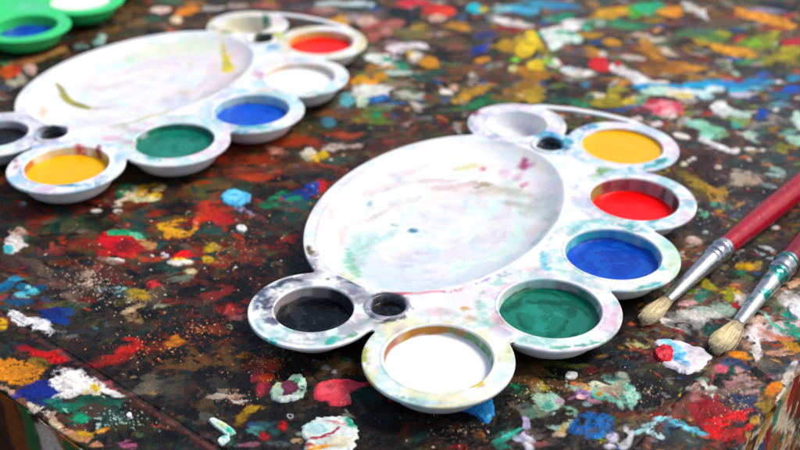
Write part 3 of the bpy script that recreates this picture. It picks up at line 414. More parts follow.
100 40 7 5 -20 b8d8d0 s; 97 42 9 4 -20 88b8ac d; 80 47 8 3 0 789890 d; 65 38 14 4 -10 2c3c34 w; 45 46 20 4 -15 8a6c48 d; 22 62 22 4 -15 b07050 d; 12 60 14 5 0 3c5038 w; 6 74 10 6 -10 d06038 s; 14 72 6 4 -10 c84c40 s; 28 70 7 4 0 e0c0b8 s; 22 78 6 3 0 c8b8a8 d; 14 84 14 5 -10 b0b09c d; 5 90 10 4 0 405060 d; 4 65 5 4 0 48885c d; 32 63 14 2.6 -20 b88858 d; 50 55 16 3 -20 a07c50 d
160 11 10 3 -4 f0d8cc s; 185 12 13 5 -8 e89018 s; 176 20 7 3 0 f0dcb8 s; 150 20 16 4 0 3c6048 d; 130 10 16 5 0 6a5030 d; 122 18 12 4 0 705838 d; 172 3 20 3 0 4a6a50 d; 192 3 12 3 0 a87838 d; 135 24 12 4 0 8a6c48 d; 115 30 14 3 -10 7c5c38 d; 140 3 12 4 0 382c20 w; 200 20 12 4 0 504030 w; 210 8 12 3 0 b8b0a8 d; 235 5 12 3 0 a89890 d; 265 5 18 3 0 b86c60 d; 300 5 22 3 0 5a5058 d; 325 10 14 4 0 b89088 d; 330 4 16 3 0 d0e0e0 d; 310 14 16 3 0 7a3c3c w; 336 22 14 4 4 d89820 s; 342 18 8 3 0 e8b030 s; 350 32 8 5 0 8a4040 w; 372 36 14 5 -15 b06058 d; 385 32 6 5 0 c88880 d; 352 17 8 4 0 b0a0a0 d
130 226 6 3 0 c04040 w; 243 103 12 5 0 505040 d"""
for i, (cc, th, am) in enumerate([('a04a20', .55, .7), ('7a5a20', .56, .65), ('24584a', .57, .65), ('6a4630', .53, .6), ('7a2424', .57, .6), ('1c1614', .54, .75), ('3a5a30', .59, .6), ('14110f', .56, .7)]):
    ux = GX*.96+GY*.3; uy = GY*.96-GX*.3
    n_ = fbm(ux*.75+FT.wx*2, uy*1.7+FT.wy*3, i*5+1, 5, 1, .6)*.8+FT.st*.2
    m = (sstep(th-.03, th+.05, n_)*am*(1-.6*sstep(5, 9, GX)*(1-sstep(30, 34, GY)))*(1 if sum(alb(cc)) < .05 else .5+.35*sstep(18, 26, GY)))[..., None]
    FT.C[:] = FT.C*(1-m)+m*alb(cc).astype(np.float32)
VIV = {'far': '8a8488 b8a8a0 d8d0c8 c89820 a07818 6a8a28 2a7a50 b03030 c86848 3060a0 504850 403c40 90988c 3a3a3c 705a50 d0a060 7a9048'.split(),
       'left': '8a2a1c a83a20 7a2420 a03a20 6a3018 1c4a38 12181a 2a2a2c 0e0c0c 5a5a30 8a4038 24504a 1a1614 6a5a4c 3a1614'.split(),
       'near': '0c0a0a 14110f 1a2a28 301412 0e2420 2a2018 3a3430 101416 4a3c34 181010'.split()}
for n_, bx, key, r0, r1 in ((1500, (340, 830, -15, 130), 'far', .07, .42), (350, (640, 830, 90, 290), 'far', .05, .25), (260, (-20, 340, -10, 110), 'far', .06, .3),
                            (900, (-20, 360, 130, 320), 'left', .06, .4), (900, (90, 640, 290, 460), 'near', .06, .45), (500, (600, 830, 280, 460), 'far', .03, .16)):
    for _ in range(n_):
        p = at(rng.uniform(bx[0], bx[1]), rng.uniform(bx[2], bx[3])); R = r0*(r1/r0)**rng.random(); a = rng.normal(-.2, .6)
        M = np.array([[math.cos(a), -math.sin(a)], [math.sin(a), math.cos(a)]])@np.diag([R, R*rng.uniform(.2, .6)])
        FT.splat(p, np.linalg.inv(M), R, alb(VIV[key][rng.integers(len(VIV[key]))])*rng.uniform(.6, 1.1), 'sdpdw'[rng.integers(5)])
GRIME = fbm(GX, GY, 44, 5, 1.3); FT.C *= (1-.35*sstep(.5, .62, GRIME))[..., None]
FT.lines(SPLATS)

def smear(n, r0, r1, styles, k=1.0):
    """drag a bit of the paint already there a little way, as brushes and sleeves do"""
    for _ in range(n):
        p = at(rng.uniform(-20, 820), 455-475*rng.random()**.75)
        q = p-CORNER; t, u = q@E2, q@E1
        if not (0 < t < TL and 0 < u < TL): continue
        j = min(int(np.searchsorted(T, t)), len(T)-1); i = min(int(np.searchsorted(S, u)), len(S)-1)
        col = FT.C[i, j].astype(float)*rng.uniform(.7, 1.25)
        R = r0*(r1/r0)**rng.random(); a = rng.normal(-.2, .8)
        A = np.array([[math.cos(a), -math.sin(a)], [math.sin(a), math.cos(a)]]); M = A@np.diag([R, R*rng.uniform(.25, .6)])
        FT.splat(p+A[:, 0]*R*rng.choice([-1, 1])*rng.uniform(.4, 1.1), np.linalg.inv(M), R, col, styles[rng.integers(len(styles))], .012)
smear(420, .15, .4, 'dw'); smear(4500, .035, .16, 'dsd')
def dust(F, x, y, rx, ry, n, cols, s0=.25, s1=.7):
    for _ in range(n):
        a = rng.uniform(0, 6.283); q = abs(rng.normal(0, .5))
        u = x+rx*q*math.cos(a); v = y+ry*q*math.sin(a)
        k = s0*(s1/s0)**rng.random()
        F.px(u, v, k*rng.uniform(.9, 1.9), k*.8, rng.uniform(-40, 40), cols[rng.integers(len(cols))], 'f', .02)
RUST = ['c8622a', 'b04a24', 'd89058', '9a3a22', 'e0b088', 'a84030']
PALE = ['c8b098', 'b09880', 'e0d0c0', '8a7464', 'a08878']
dust(FT, 262, 362, 42, 26, 420, RUST); dust(FT, 200, 330, 80, 24, 260, RUST); dust(FT, 90, 283, 50, 28, 420, PALE)
dust(FT, 235, 398, 30, 14, 160, RUST+PALE); dust(FT, 150, 350, 80, 30, 200, RUST); dust(FT, 130, 300, 60, 20, 120, PALE)
dust(FT, 290, 320, 60, 20, 120, RUST); dust(FT, 540, 385, 60, 30, 200, ['a09850', 'c8b878', '6a8a50', 'd8d0b0', 'b07040'])
dust(FT, 650, 390, 60, 30, 110, PALE+['c09040']); dust(FT, 740, 405, 40, 22, 220, PALE+['203040', '402828', 'c8a040'])
dust(FT, 120, 420, 50, 20, 140, ['d0e0d8', '8ab8a8', 'a0c0b0']); dust(FT, 460, 430, 60, 18, 120, PALE+['b04a24'])
dust(FT, 230, 250, 110, 60, 260, PALE+RUST+['d8c060']); dust(FT, 720, 200, 70, 60, 110, ['b8c0b8', '90a098', 'c8c0a8'])
dust(FT, 400, 225, 500, 230, 700, PALE+['c04030', '307060', 'c8a030', '3060a0', 'e8e8e0'], .3, 1.1)

_l = FT.C.mean(-1, keepdims=True); FT.C[:] = np.clip(_l+(FT.C-_l)*1.15, .002, .9)*(_l/(_l+.008))*np.array([1.06, 1.01, .95])
# thin ridges of old paint over the whole top, crusted edges
HN = (FT.n1-.5)*.05+(FT.n2-.5)*.02+(FT.st-.5)*.016
edge = np.minimum(GT, GS)
crust = (1-sstep(.05, .5, edge))*(.5+FT.n2)
HZ = TZ-.06+FT.Hh+HN*(.6+1.8*crust)+crust*.03
for D_ in (GT-WT, GS-WS):                     # paint built up along the joints of the boards
    rd = np.exp(-((D_+.10)/.055)**2)*(.4+FT.n2); HZ += .022*rd
    m = (np.clip(rd*1.1, 0, 1)*sstep(.40, .55, FT.n1*.5+FT.st*.5)*.7)[..., None]; FT.C[:] = FT.C*(1-m)+m*alb('7a4038')*(.5+FT.tint[..., None])
HZ = np.minimum(HZ, TZ+.015)

table = empty('painting_table', (0, 0, 0))
tag(table, 'square wooden table top crusted all over with multicoloured dried paint', 'table')
def slab(name, i0, i1, j0, j1, depth=.13, label=None):
    """one board of the table top cut from the painted surface: rows i (S), columns j (T), rounded rim and closed skirt"""
    X = GX[i0:i1, j0:j1].copy(); Y = GY[i0:i1, j0:j1].copy(); Z = HZ[i0:i1, j0:j1].copy(); C = FT.C[i0:i1, j0:j1]
    t = T[j0:j1]; s_ = S[i0:i1]
    de = np.minimum(np.minimum(t-t[0], t[-1]-t)[None, :], np.minimum(s_-s_[0], s_[-1]-s_)[:, None])
    Z -= .014*(1-np.clip(de/.03, 0, 1))**2
    ny, nx = X.shape
    V = np.stack([X, Y, Z], -1).reshape(-1, 3); Cc = np.concatenate([C.reshape(-1, 3), np.ones((nx*ny, 1))], 1)
    F = gridfaces(ny, nx)
    idx = np.arange(nx*ny).reshape(ny, nx)
    loop = np.concatenate([idx[0, :-1], idx[:-1, -1], idx[-1, :0:-1], idx[:0:-1, 0]])
    lo = V[loop].copy(); lo[:, 2] = TZ-depth
    b0 = len(V); V = np.concatenate([V, lo]); Cc = np.concatenate([Cc, Cc[loop]])
    k = len(loop); a = np.arange(k); b = (a+1) % k
    F = np.concatenate([F, np.stack([loop[b], loop[a], b0+a, b0+b], 1)])
    return meshobj(name, V, F, M_TABLE, table, Cc, label=label)
jt = int(np.searchsorted(T, WT)); is_ = int(np.searchsorted(S, WS))
slab('panel', is_, len(S), jt, len(T))
slab('edge_batten', is_, len(S), 0, jt+1, label='paint-crusted edge strip along the left side')
slab('edge_batten', 0, is_+1, 0, len(T), label='paint-crusted edge strip along the right side')

def apron(name, p0, d, L, depth, txt, label, blobs=()):
    """a board face hanging under the edge with paint run down it"""
    u = graded(L, .03, .004); v = np.linspace(0, 1, 90)**1.2*depth
    Uu, Vv = np.meshgrid(u, v)
    c0 = [alb(h) for h in txt.split()]
    C = np.zeros(Uu.shape+(3,))+c0[0]
    for i, c in enumerate(c0*5):
        n = fbm(Uu*1.5+i*7.7+fbm(Uu, Vv, 5+i, 3, 1.6)*2.4, Vv*.7+i*3+fbm(Uu, Vv, 25+i, 3, 2)*1.2, 10+i, 5, 1, .6)
        m = sstep(.54, .60, n)[..., None]; C = C*(1-m)+m*c*(.8+.5*fbm(Uu*3, Vv*3, 12+i, 3)[..., None])
    for bu, bv, ru, rv, cc in blobs:
        m = (1-sstep(.85, 1.1, np.hypot((Uu-bu)/ru, (Vv-bv)/rv)+(fbm(Uu, Vv, 9, 4, 3)-.5)*.8))[..., None]; C = C*(1-m)+m*alb(cc)*(.75+.5*fbm(Uu, Vv, 14, 4, 6)[..., None])
    nn = fbm(Uu*2, Vv*.9, 50, 5, 1, .65)
    out = np.array([d[1], -d[0]])
    if out @ (E1+E2) > 0: out = -out
    off = (nn-.5)*.14-.02+.05*(1-sstep(0, .5, Vv))
    X = p0[0]+Uu*d[0]+out[0]*off; Y = p0[1]+Uu*d[1]+out[1]*off; Z = TZ-.03-Vv
    V = np.stack([X, Y, Z], -1).reshape(-1, 3)
    # back side so that the board has thickness
    Xb = p0[0]+Uu*d[0]-out[0]*1.0; Yb = p0[1]+Uu*d[1]-out[1]*1.0; Zb = TZ-.55-Vv*(1-.52/depth)
    Vb = np.stack([Xb, Yb, Zb], -1).reshape(-1, 3)
    ny, nx = Uu.shape; n = nx*ny; idx = np.arange(n).reshape(ny, nx)
    F = gridfaces(ny, nx); Fb = F[:, ::-1]+n
    loop = np.concatenate([idx[0, :-1], idx[:-1, -1], idx[-1, :0:-1], idx[:0:-1, 0]]); k = len(loop); a = np.arange(k); b = (a+1) % k
    Fs = np.stack([loop[a], loop[b], loop[b]+n, loop[a]+n], 1)
    Cc = np.concatenate([C.reshape(-1, 3), np.ones((n, 1))], 1)
    return meshobj(name, np.concatenate([V, Vb]), np.concatenate([F, Fb, Fs]), M_TABLE, table, np.concatenate([Cc, Cc]), label=label)
apron('apron', CORNER-E1*.05, E1, TL, 9, '7a4a20 a8803c 148048 f0e8d0 5a3820 d8d0b0 30241a b06028', 'side board under the left edge with brown, green and cream paint runs', [(11.3, .6, .8, 2, '2c2420'), (10.95, .8, .28, 2, '8a5020'), (10.45, .7, .22, 1.6, '107a44'), (9.75, .75, .48, .7, 'f0ead4'), (9.1, .3, .3, .3, '148048'), (9.0, .8, .4, .5, 'b87040')])
apron('apron', CORNER-E2*.05, E2, TL, 9, '8a7a50 6a2a18 c8b890 4a6a50 3a2a20 a87840 7a2018 d8d0b8', 'side board under the right edge with streaks of cream, rust and green paint', [(9.6, .45, .22, .5, 'a83020'), (9.3, .9, .2, .5, 'e0d0a8'), (8.9, .4, .22, .4, '2a9070'), (8.6, .9, .25, .4, '8a2018'), (9.0, 1.3, .5, .3, '9a5a34'), (8.25, .4, .2, .4, 'd8a030'), (8.4, 1.1, .2, .4, '3a5a80'), (10.0, .8, .25, .6, '6a2c18'), (9.1, .2, .2, .2, 'e0a040')])

# ---------------------------------------------------------------- thick dried drops, real relief of their own
def drop(pts, col, h=.09, marks='', label=None, n=96, spiky=.0):
    W = np.array([at(*p) for p in pts]); c = W.mean(0)
    k = len(W); tt = np.linspace(0, k, n, endpoint=False); i = tt.astype(int); f = (tt-i)[:, None]
    p0, p1, p2, p3 = W[(i-1) % k], W[i % k], W[(i+1) % k], W[(i+2) % k]
    O = .5*((2*p1)+(-p0+p2)*f+(2*p0-5*p1+4*p2-p3)*f*f+(-p0+3*p1-3*p2+p3)*f**3)
    O += (O-c)*((fbm(O[:, 0], O[:, 1], 9, 3, 6)-.5)*(.30+spiky))[:, None]+(O-c)*((fbm(O[:, 0], O[:, 1], 19, 2, 22)-.5)*.16)[:, None]
    R = np.concatenate([np.linspace(1, .9, 6), np.linspace(.86, 0.02, 26)])
    P = c+(O-c)[None]*R[:, None, None]
    X, Y = P[..., 0], P[..., 1]
    prof = np.clip(1-R**2, 0, 1)**.5
    prof = np.minimum(prof*2.0, 1); h = h*.35
    Z = TZ-.045+prof[:, None]*(h+.06)+((fbm(X, Y, 6, 4, 5)-.5)*.05+(fbm(X, Y, 26, 3, 18)-.5)*.02)*prof[:, None]*np.clip(h/.02, .4, 1.3)
    C = np.zeros(X.shape+(3,))+alb(col); Fd = Field(X, Y, C)
    Fd.C *= (.8+.4*Fd.tint)[..., None]
    if marks: Fd.lines(marks)
    Z = Z+Fd.Hh*.4
    V = np.stack([X, Y, Z], -1).reshape(-1, 3); F = gridfaces(len(R), n, True)
    # orientation: outline may run either way
    area = np.sum(O[:, 0]*np.roll(O[:, 1], -1)-O[:, 1]*np.roll(O[:, 0], -1))
    if area < 0: F = F[:, ::-1]
    Cc = np.concatenate([Fd.C.reshape(-1, 3), np.ones((Fd.C.size//3, 1))], 1)
    return meshobj('dried_paint', V, F, M_BLOB, table, Cc, label=label)
drop([(312, 394), (318, 384), (332, 380), (352, 379), (362, 383), (370, 385), (352, 393), (352, 402), (345, 406), (328, 405)], 'f04454', .07, '330 392 12 6 0 fc5c68 s; 345 386 8 3 0 e03848 w; 352 398 4 4 0 f47078 s', 'coral red dried paint blob with a notched right end')
drop([(304, 437), (306, 424), (318, 418), (336, 416), (352, 420), (359, 432), (357, 446), (345, 456), (322, 458), (308, 450)], 'e8f0e8', .05, '325 435 20 1.3 -24 b03040 s; 318 440 10 1.2 -10 c04858 s; 338 425 14 1.2 14 e08888 s; 352 424 6 6 10 30b090 s; 316 429 10 5 0 c0e8e4 s; 340 445 14 7 0 f0e8c8 s; 322 450 14 4 -5 f0a020 s; 310 447 6 2 0 b84030 s', 'round white dried paint puddle with thin red lines and a mint corner')
drop([(219, 198), (226, 192), (240, 191), (250, 194), (250, 201), (240, 206), (226, 205), (222, 202)], '58c8f0', .07, '235 198 9 4 0 80dcf8 s; 233 197 5 2 0 30a8dc s; 245 202 5 2.5 0 60c8f4 s', 'light blue dried paint drop on reddish wood')
drop([(236, 229), (239, 227), (244, 227), (247, 229.5), (243, 232.5), (238, 232)], 'f0ece8', .06, '', 'small white dried paint dot below the light blue drop')
drop([(452, 404), (462, 399), (474, 396), (490, 394), (493, 400), (497, 411), (495, 419), (486, 422), (476, 415), (464, 410)], '1c88cc', .09, '478 405 18 3 10 30a0e0 s; 488 412 6 5 0 1878b8 w; 489 418 3 2 0 50b4e8 s', 'bright blue dried paint drip sticking out under the cup of white paint')
drop([(566, 374), (570, 371.5), (578, 373), (576, 378), (570, 379), (566, 378)], 'f4f0e8', .06, '', 'small white dried paint chip below the green cup')
drop([(209, 422), (214, 419), (222, 423), (234, 431), (236, 435), (228, 437), (218, 430)], 'd8ece0', .06, '222 427 4 2 30 c8e080 s; 230 433 5 3 20 30d0a0 s; 214 421 4 2 30 e8f0e8 s', 'short pale dash of dried paint with a mint green end')
drop([(218, 442), (223, 438), (231, 438), (230, 442), (222, 446)], 'e0f0ec', .05, '226 439 3 1.6 0 70d0b8 s', 'small pale mint dried paint dab at the near edge')
drop([(270, 394), (274, 385), (284, 383), (296, 375), (306, 378), (309, 386), (306, 396), (294, 401), (280, 403)], 'a8c8b0', .05, '290 392 8 10 20 5c2838 p; 277 388 4 5 0 c8d8a0 s; 285 400 12 2 -4 e8f0e8 s; 301 384 5 6 0 d0f0dc s; 303 391 3 3 0 20483c s; 297 383 4 3 0 50a078 s; 286 388 6 7 0 703048 d', 'round scabby patch of mint and maroon dried paint')
drop([(655, 349), (662, 345), (672, 346), (674, 354), (671, 361), (662, 360), (656, 356)], 'dc1c30', .10, '665 354 5 3 0 f03040 s', 'thick glossy red dried paint drop on a white patch')
drop([(659, 337), (680, 340), (700, 346), (714, 355), (704, 365), (690, 373), (680, 371), (664, 361), (672, 354), (664, 347), (654, 343)], 'eee6ea', .04, '678 352 7 6 30 50bce0 s; 672 347 10 3 20 80d0e8 s; 680 361 8 3 20 48b0d8 s; 666 341 6 3 10 90dcec s; 700 355 10 8 0 f4e8ea s; 685 366 8 2 20 b8c8e0 d', 'flat white dried paint patch tinged with sky blue, beside the brushes')
drop([(127, 417), (129, 415), (133, 415.5), (133, 419), (129, 419.5)], 'f4f4f4', .06, '', 'tiny white dried paint dot on the left edge strip')
drop([(787, 304), (795, 300), (804, 304), (806, 312), (798, 317), (789, 312)], 'f0ecee', .07, '', 'white dried paint lump at the right side of the table')

# ---------------------------------------------------------------- the palettes
LX = [(4.931, 2.402), (2.483, 3.552), (0, 3.938), (-2.483, 3.552), (-4.931, 2.402)]
SX = [(4.771, -.393), (-4.771, -.393)]; KX = [(4.019, .825), (-4.019, .825)]
WA, WB, DW = 3.65, 2.436, .318
RO, RSO, RS, RK = 1.39, 1.269, .775, .30
def smin(a, b, k=.16):
    h = np.clip(.5+.5*(b-a)/k, 0, 1); return b*(1-h)+a*h-k*h*(1-h)
def sd_poly(x, y, P):
    d = np.full(x.shape, 1e9); ins = np.zeros(x.shape, bool); n = len(P)
    for i in range(n):
        ax, ay = P[i]; bx, by = P[(i+1) % n]; ex, ey = bx-ax, by-ay
        t = np.clip(((x-ax)*ex+(y-ay)*ey)/(ex*ex+ey*ey), 0, 1)
        d = np.minimum(d, np.hypot(x-ax-t*ex, y-ay-t*ey))
        cnd = (ay > y) != (by > y)
        with np.errstate(divide='ignore', invalid='ignore'): xi = ax+(y-ay)/(by-ay if by != ay else 1e-9)*ex
        ins ^= cnd & (x < xi)
    return np.where(ins, -d, d)
def sdf(x, y):
    k0 = np.hypot(x/(WA+DW), y/(WB+DW)); k1 = np.hypot(x/(WA+DW)**2, y/(WB+DW)**2)
    d = k0*(k0-1)/np.maximum(k1, 1e-6)
    d = smin(d, sd_poly(x, y, [LX[0], LX[1], LX[2], LX[3], LX[4], (-4.75, .8), SX[1], (-2.5, -.4), (2.5, -.4), SX[0], (4.75, .8)]), .1)
    for c in SX: d = smin(d, np.hypot(x-c[0], y-c[1])-RSO)
    for c in LX: d = smin(d, np.hypot(x-c[0], y-c[1])-RO, .1)
    # slim hanging loop beside one end, a narrow strap between two cups
    P = np.array([(-5.7, -.75), (-6.12, -.3), (-6.38, .5), (-6.47, 1.3), (-6.45, 2.1), (-6.2, 2.7)])
    b = np.full(np.shape(x), 1e9)
    for i in range(len(P)-1):
        ex, ey = P[i+1]-P[i]; t = np.clip(((x-P[i][0])*ex+(y-P[i][1])*ey)/(ex*ex+ey*ey), 0, 1)
        b = np.minimum(b, np.hypot(x-P[i][0]-t*ex, y-P[i][1]-t*ey)-.10)
    return smin(d, b, .08)
def contours():
    st = .06; xs = np.arange(-7, 6.8, st); ys = np.arange(-3.2, 5.8, st)
    X, Y = np.meshgrid(xs, ys); D = sdf(X, Y)
    seg = {}
    def ek(i, j, v): return (i, j, v)
    pts = {}
    def ept(i, j, v):
        k = (i, j, v)
        if k not in pts:
            a = D[i, j]; b = D[i+1, j] if v else D[i, j+1]; t = a/(a-b)
            pts[k] = (xs[j]+(0 if v else t*st), ys[i]+(t*st if v else 0))
        return k
    nxt = {}
    S4 = D < 0
    act = np.argwhere((S4[:-1, :-1].astype(int)+S4[1:, :-1]+S4[:-1, 1:]+S4[1:, 1:]) % 4 != 0)
    for i, j in act:
        a, b, c, d = S4[i, j], S4[i, j+1], S4[i+1, j+1], S4[i+1, j]
        e = []
        if a != b: e.append(ept(i, j, 0))
        if b != c: e.append(ept(i, j+1, 1))
        if c != d: e.append(ept(i+1, j, 0))
        if d != a: e.append(ept(i, j, 1))
        for q in range(0, len(e)-1, 2):
            nxt.setdefault(e[q], []).append(e[q+1]); nxt.setdefault(e[q+1], []).append(e[q])
    loops = []; seen = set()
    for k in nxt:
        if k in seen: continue
        lp = [k]; seen.add(k)
        while True:
            c = [q for q in nxt[lp[-1]] if q not in seen]
            if not c: break
            lp.append(c[0]); seen.add(c[0])
        if len(lp) > 12: loops.append(np.array([pts[q] for q in lp]))
    out = []
    for L in loops:                          # even spacing, then exact onto the outline
        d = np.r_[0, np.cumsum(np.hypot(*(np.roll(L, -1, 0)-L).T))]; Lc = np.vstack([L, L[:1]])
        n = int(d[-1]/.05); q = np.linspace(0, d[-1], n, endpoint=False)
        P = np.stack([np.interp(q, d, Lc[:, 0]), np.interp(q, d, Lc[:, 1])], 1)
        for _ in range(3): P = newton(P, 0)
        ar = np.sum(P[:, 0]*np.roll(P[:, 1], -1)-P[:, 1]*np.roll(P[:, 0], -1))
        out.append((ar, P))
    out.sort(key=lambda a: -abs(a[0]))
    return [P if a > 0 else P[::-1] for a, P in out]
def grad(P):
    e = 1e-3; gx = (sdf(P[:, 0]+e, P[:, 1])-sdf(P[:, 0]-e, P[:, 1]))/(2*e); gy = (sdf(P[:, 0], P[:, 1]+e)-sdf(P[:, 0], P[:, 1]-e))/(2*e)
    g = np.stack([gx, gy], 1); return g/np.maximum(np.linalg.norm(g, axis=1), 1e-6)[:, None]
def newton(P, lev): return P-grad(P)*(sdf(P[:, 0], P[:, 1])-lev)[:, None]
NSEG = 96
AN = np.linspace(0, 2*math.pi, NSEG, endpoint=False)
HOLES = [('L', c, 1.07, 1.07) for c in LX]+[('S', c, RS+.07, RS+.07) for c in SX]+[('K', c, .47, .47) for c in KX]+[('W', (0, 0), WA+.07, WB+.07)]
def zrim(d):                                 # rolled-over outer edge
    r = .03; q = np.clip((d+r)/r, 0, 1); return -(r-np.sqrt(np.maximum(r*r-(q*r)**2, 0)))*.85
def build_plate():
    loops = contours()
    pts = []; edges = []
    def addloop(P):
        b = len(pts); pts.extend(map(tuple, P)); edges.extend((b+i, b+(i+1) % len(P)) for i in range(len(P)))
    for P in loops: addloop(P)
    for k, c, ra, rb in HOLES:
        n = NSEG*2 if k == 'W' else (48 if k == 'K' else NSEG)
        a = np.linspace(0, 2*math.pi, n, endpoint=False)
        addloop(np.stack([c[0]+ra*np.cos(a), c[1]+rb*np.sin(a)], 1))
    nb = len(pts)
    def holeclear(P):
        ok = np.ones(len(P), bool)
        for k, c, ra, rb in HOLES: ok &= np.hypot((P[:, 0]-c[0])/(ra+.03), (P[:, 1]-c[1])/(rb+.03)) > 1
        return ok
    for P in loops:
        for lev in (-.006, -.014, -.024, -.034, -.07, -.11):
            Q = P-grad(P)*(-lev)
            d = sdf(Q[:, 0], Q[:, 1]); Q = Q[(np.abs(d-lev) < .008) & holeclear(Q)]; pts.extend(map(tuple, Q))
    st = .062; X, Y = np.meshgrid(np.arange(-6.8, 6.6, st), np.arange(-3, 5.6, st)); X[1::2] += st/2
    G = np.stack([X.ravel(), Y.ravel()], 1); G += rng.normal(0, .006, G.shape)
    G = G[(sdf(G[:, 0], G[:, 1]) < -.17) & holeclear(G)]
    pts.extend(map(tuple, G))
    vs, es, fs, *_ = delaunay_2d_cdt([Vector(p) for p in pts], edges, [], 0, 1e-6)
    V2 = np.array([tuple(v) for v in vs]); F = np.array([f for f in fs if len(f) == 3])
    ctr = V2[F].mean(1)
    keep = sdf(ctr[:, 0], ctr[:, 1]) < 0
    for k, c, ra, rb in HOLES:
        keep &= np.hypot((ctr[:, 0]-c[0])/ra, (ctr[:, 1]-c[1])/rb) > .9985
    F = F[keep]
    a, b, c = V2[F[:, 0]], V2[F[:, 1]], V2[F[:, 2]]
    cr = (b-a)[:, 0]*(c-a)[:, 1]-(b-a)[:, 1]*(c-a)[:, 0]
    F[cr < 0] = F[cr < 0][:, ::-1]
    F = F[np.abs(cr) > 1e-9]
    # top, skirt, underside
    n = len(V2); d = sdf(V2[:, 0], V2[:, 1]); Z = zrim(d)
    top = np.column_stack([V2, Z])
    ec = {}
    for f in F:
        for q in range(3):
            e = (int(f[q]), int(f[(q+1) % 3])); ec[e] = 1
    bd = [e for e in ec if (e[1], e[0]) not in ec]
    outer = [e for e in bd if d[e[0]] > -.02 and d[e[1]] > -.02]
    V = [top]; faces = [tuple(f) for f in F.tolist()]
    ids = sorted({i for e in outer for i in e}); m = {i: k for k, i in enumerate(ids)}
    P = V2[ids]; g = grad(P); base_ = n
    rings = [(.002, -.036), (.0, -.046), (-.015, -.052), (-.05, -.048)]
    prev = {i: i for i in ids}
    for off, z in rings:
        V.append(np.column_stack([P+g*off, np.full(len(P), z)]))
        cur = {i: base_+m[i] for i in ids}; base_ += len(ids)
        faces += [(prev[b_], prev[a_], cur[a_], cur[b_]) for a_, b_ in outer]
        prev = cur
    und = np.column_stack([V2, Z-.042]); V.append(und)
    faces += [(f[2]+base_, f[1]+base_, f[0]+base_) for f in F.tolist()]
    faces += [(prev[b_], prev[a_], base_+a_, base_+b_) for a_, b_ in outer]
    return np.concatenate(V), faces
PLATE = build_plate()
PROF = [(1.07, 0), (1.055, .006), (1.035, .011), (1.012, .008), (.998, -.010), (.990, -.05), (.980, -.11), (.968, -.17), (.955, -.24), (.935, -.31), (.905, -.38), (.85, -.45), (.75, -.505), (.62, -.535), (.45, -.55), (.2, -.555), (.001, -.556)]
PROFO = [(1.07, -.04), (1.12, -.05), (1.115, -.16), (1.09, -.29), (1.05, -.40), (.98, -.50), (.88, -.57), (.76, -.61), (.5, -.615), (.3, -.60), (.001, -.60)]
def lathe(prof, c, R, n=NSEG, a=None, b=None):
    """rings around c; R scales a round cup (the lip keeps its size)"""
    an = np.linspace(0, 2*math.pi, n, endpoint=False); V = []
    for r, z in prof:
        ra = R+(r-1) if r > .9 else (R-.1)*r/.9
        V.append(np.stack([c[0]+ra*np.cos(an), c[1]+ra*np.sin(an), np.full(n, z)], 1))
    return np.concatenate(V)
def dense(prof, k=3):
    P = np.array(prof); t = np.arange(len(P)); q = np.linspace(0, len(P)-1, (len(P)-1)*k+1)
    return list(zip(np.interp(q, t, P[:, 0]), np.interp(q, t, P[:, 1])))
def radius_at(R, z):
    P = np.array(PROF)[4:]; r = float(np.interp(-z, -P[:, 1], P[:, 0])); return R+(r-1) if r > .9 else (R-.1)*r/.9

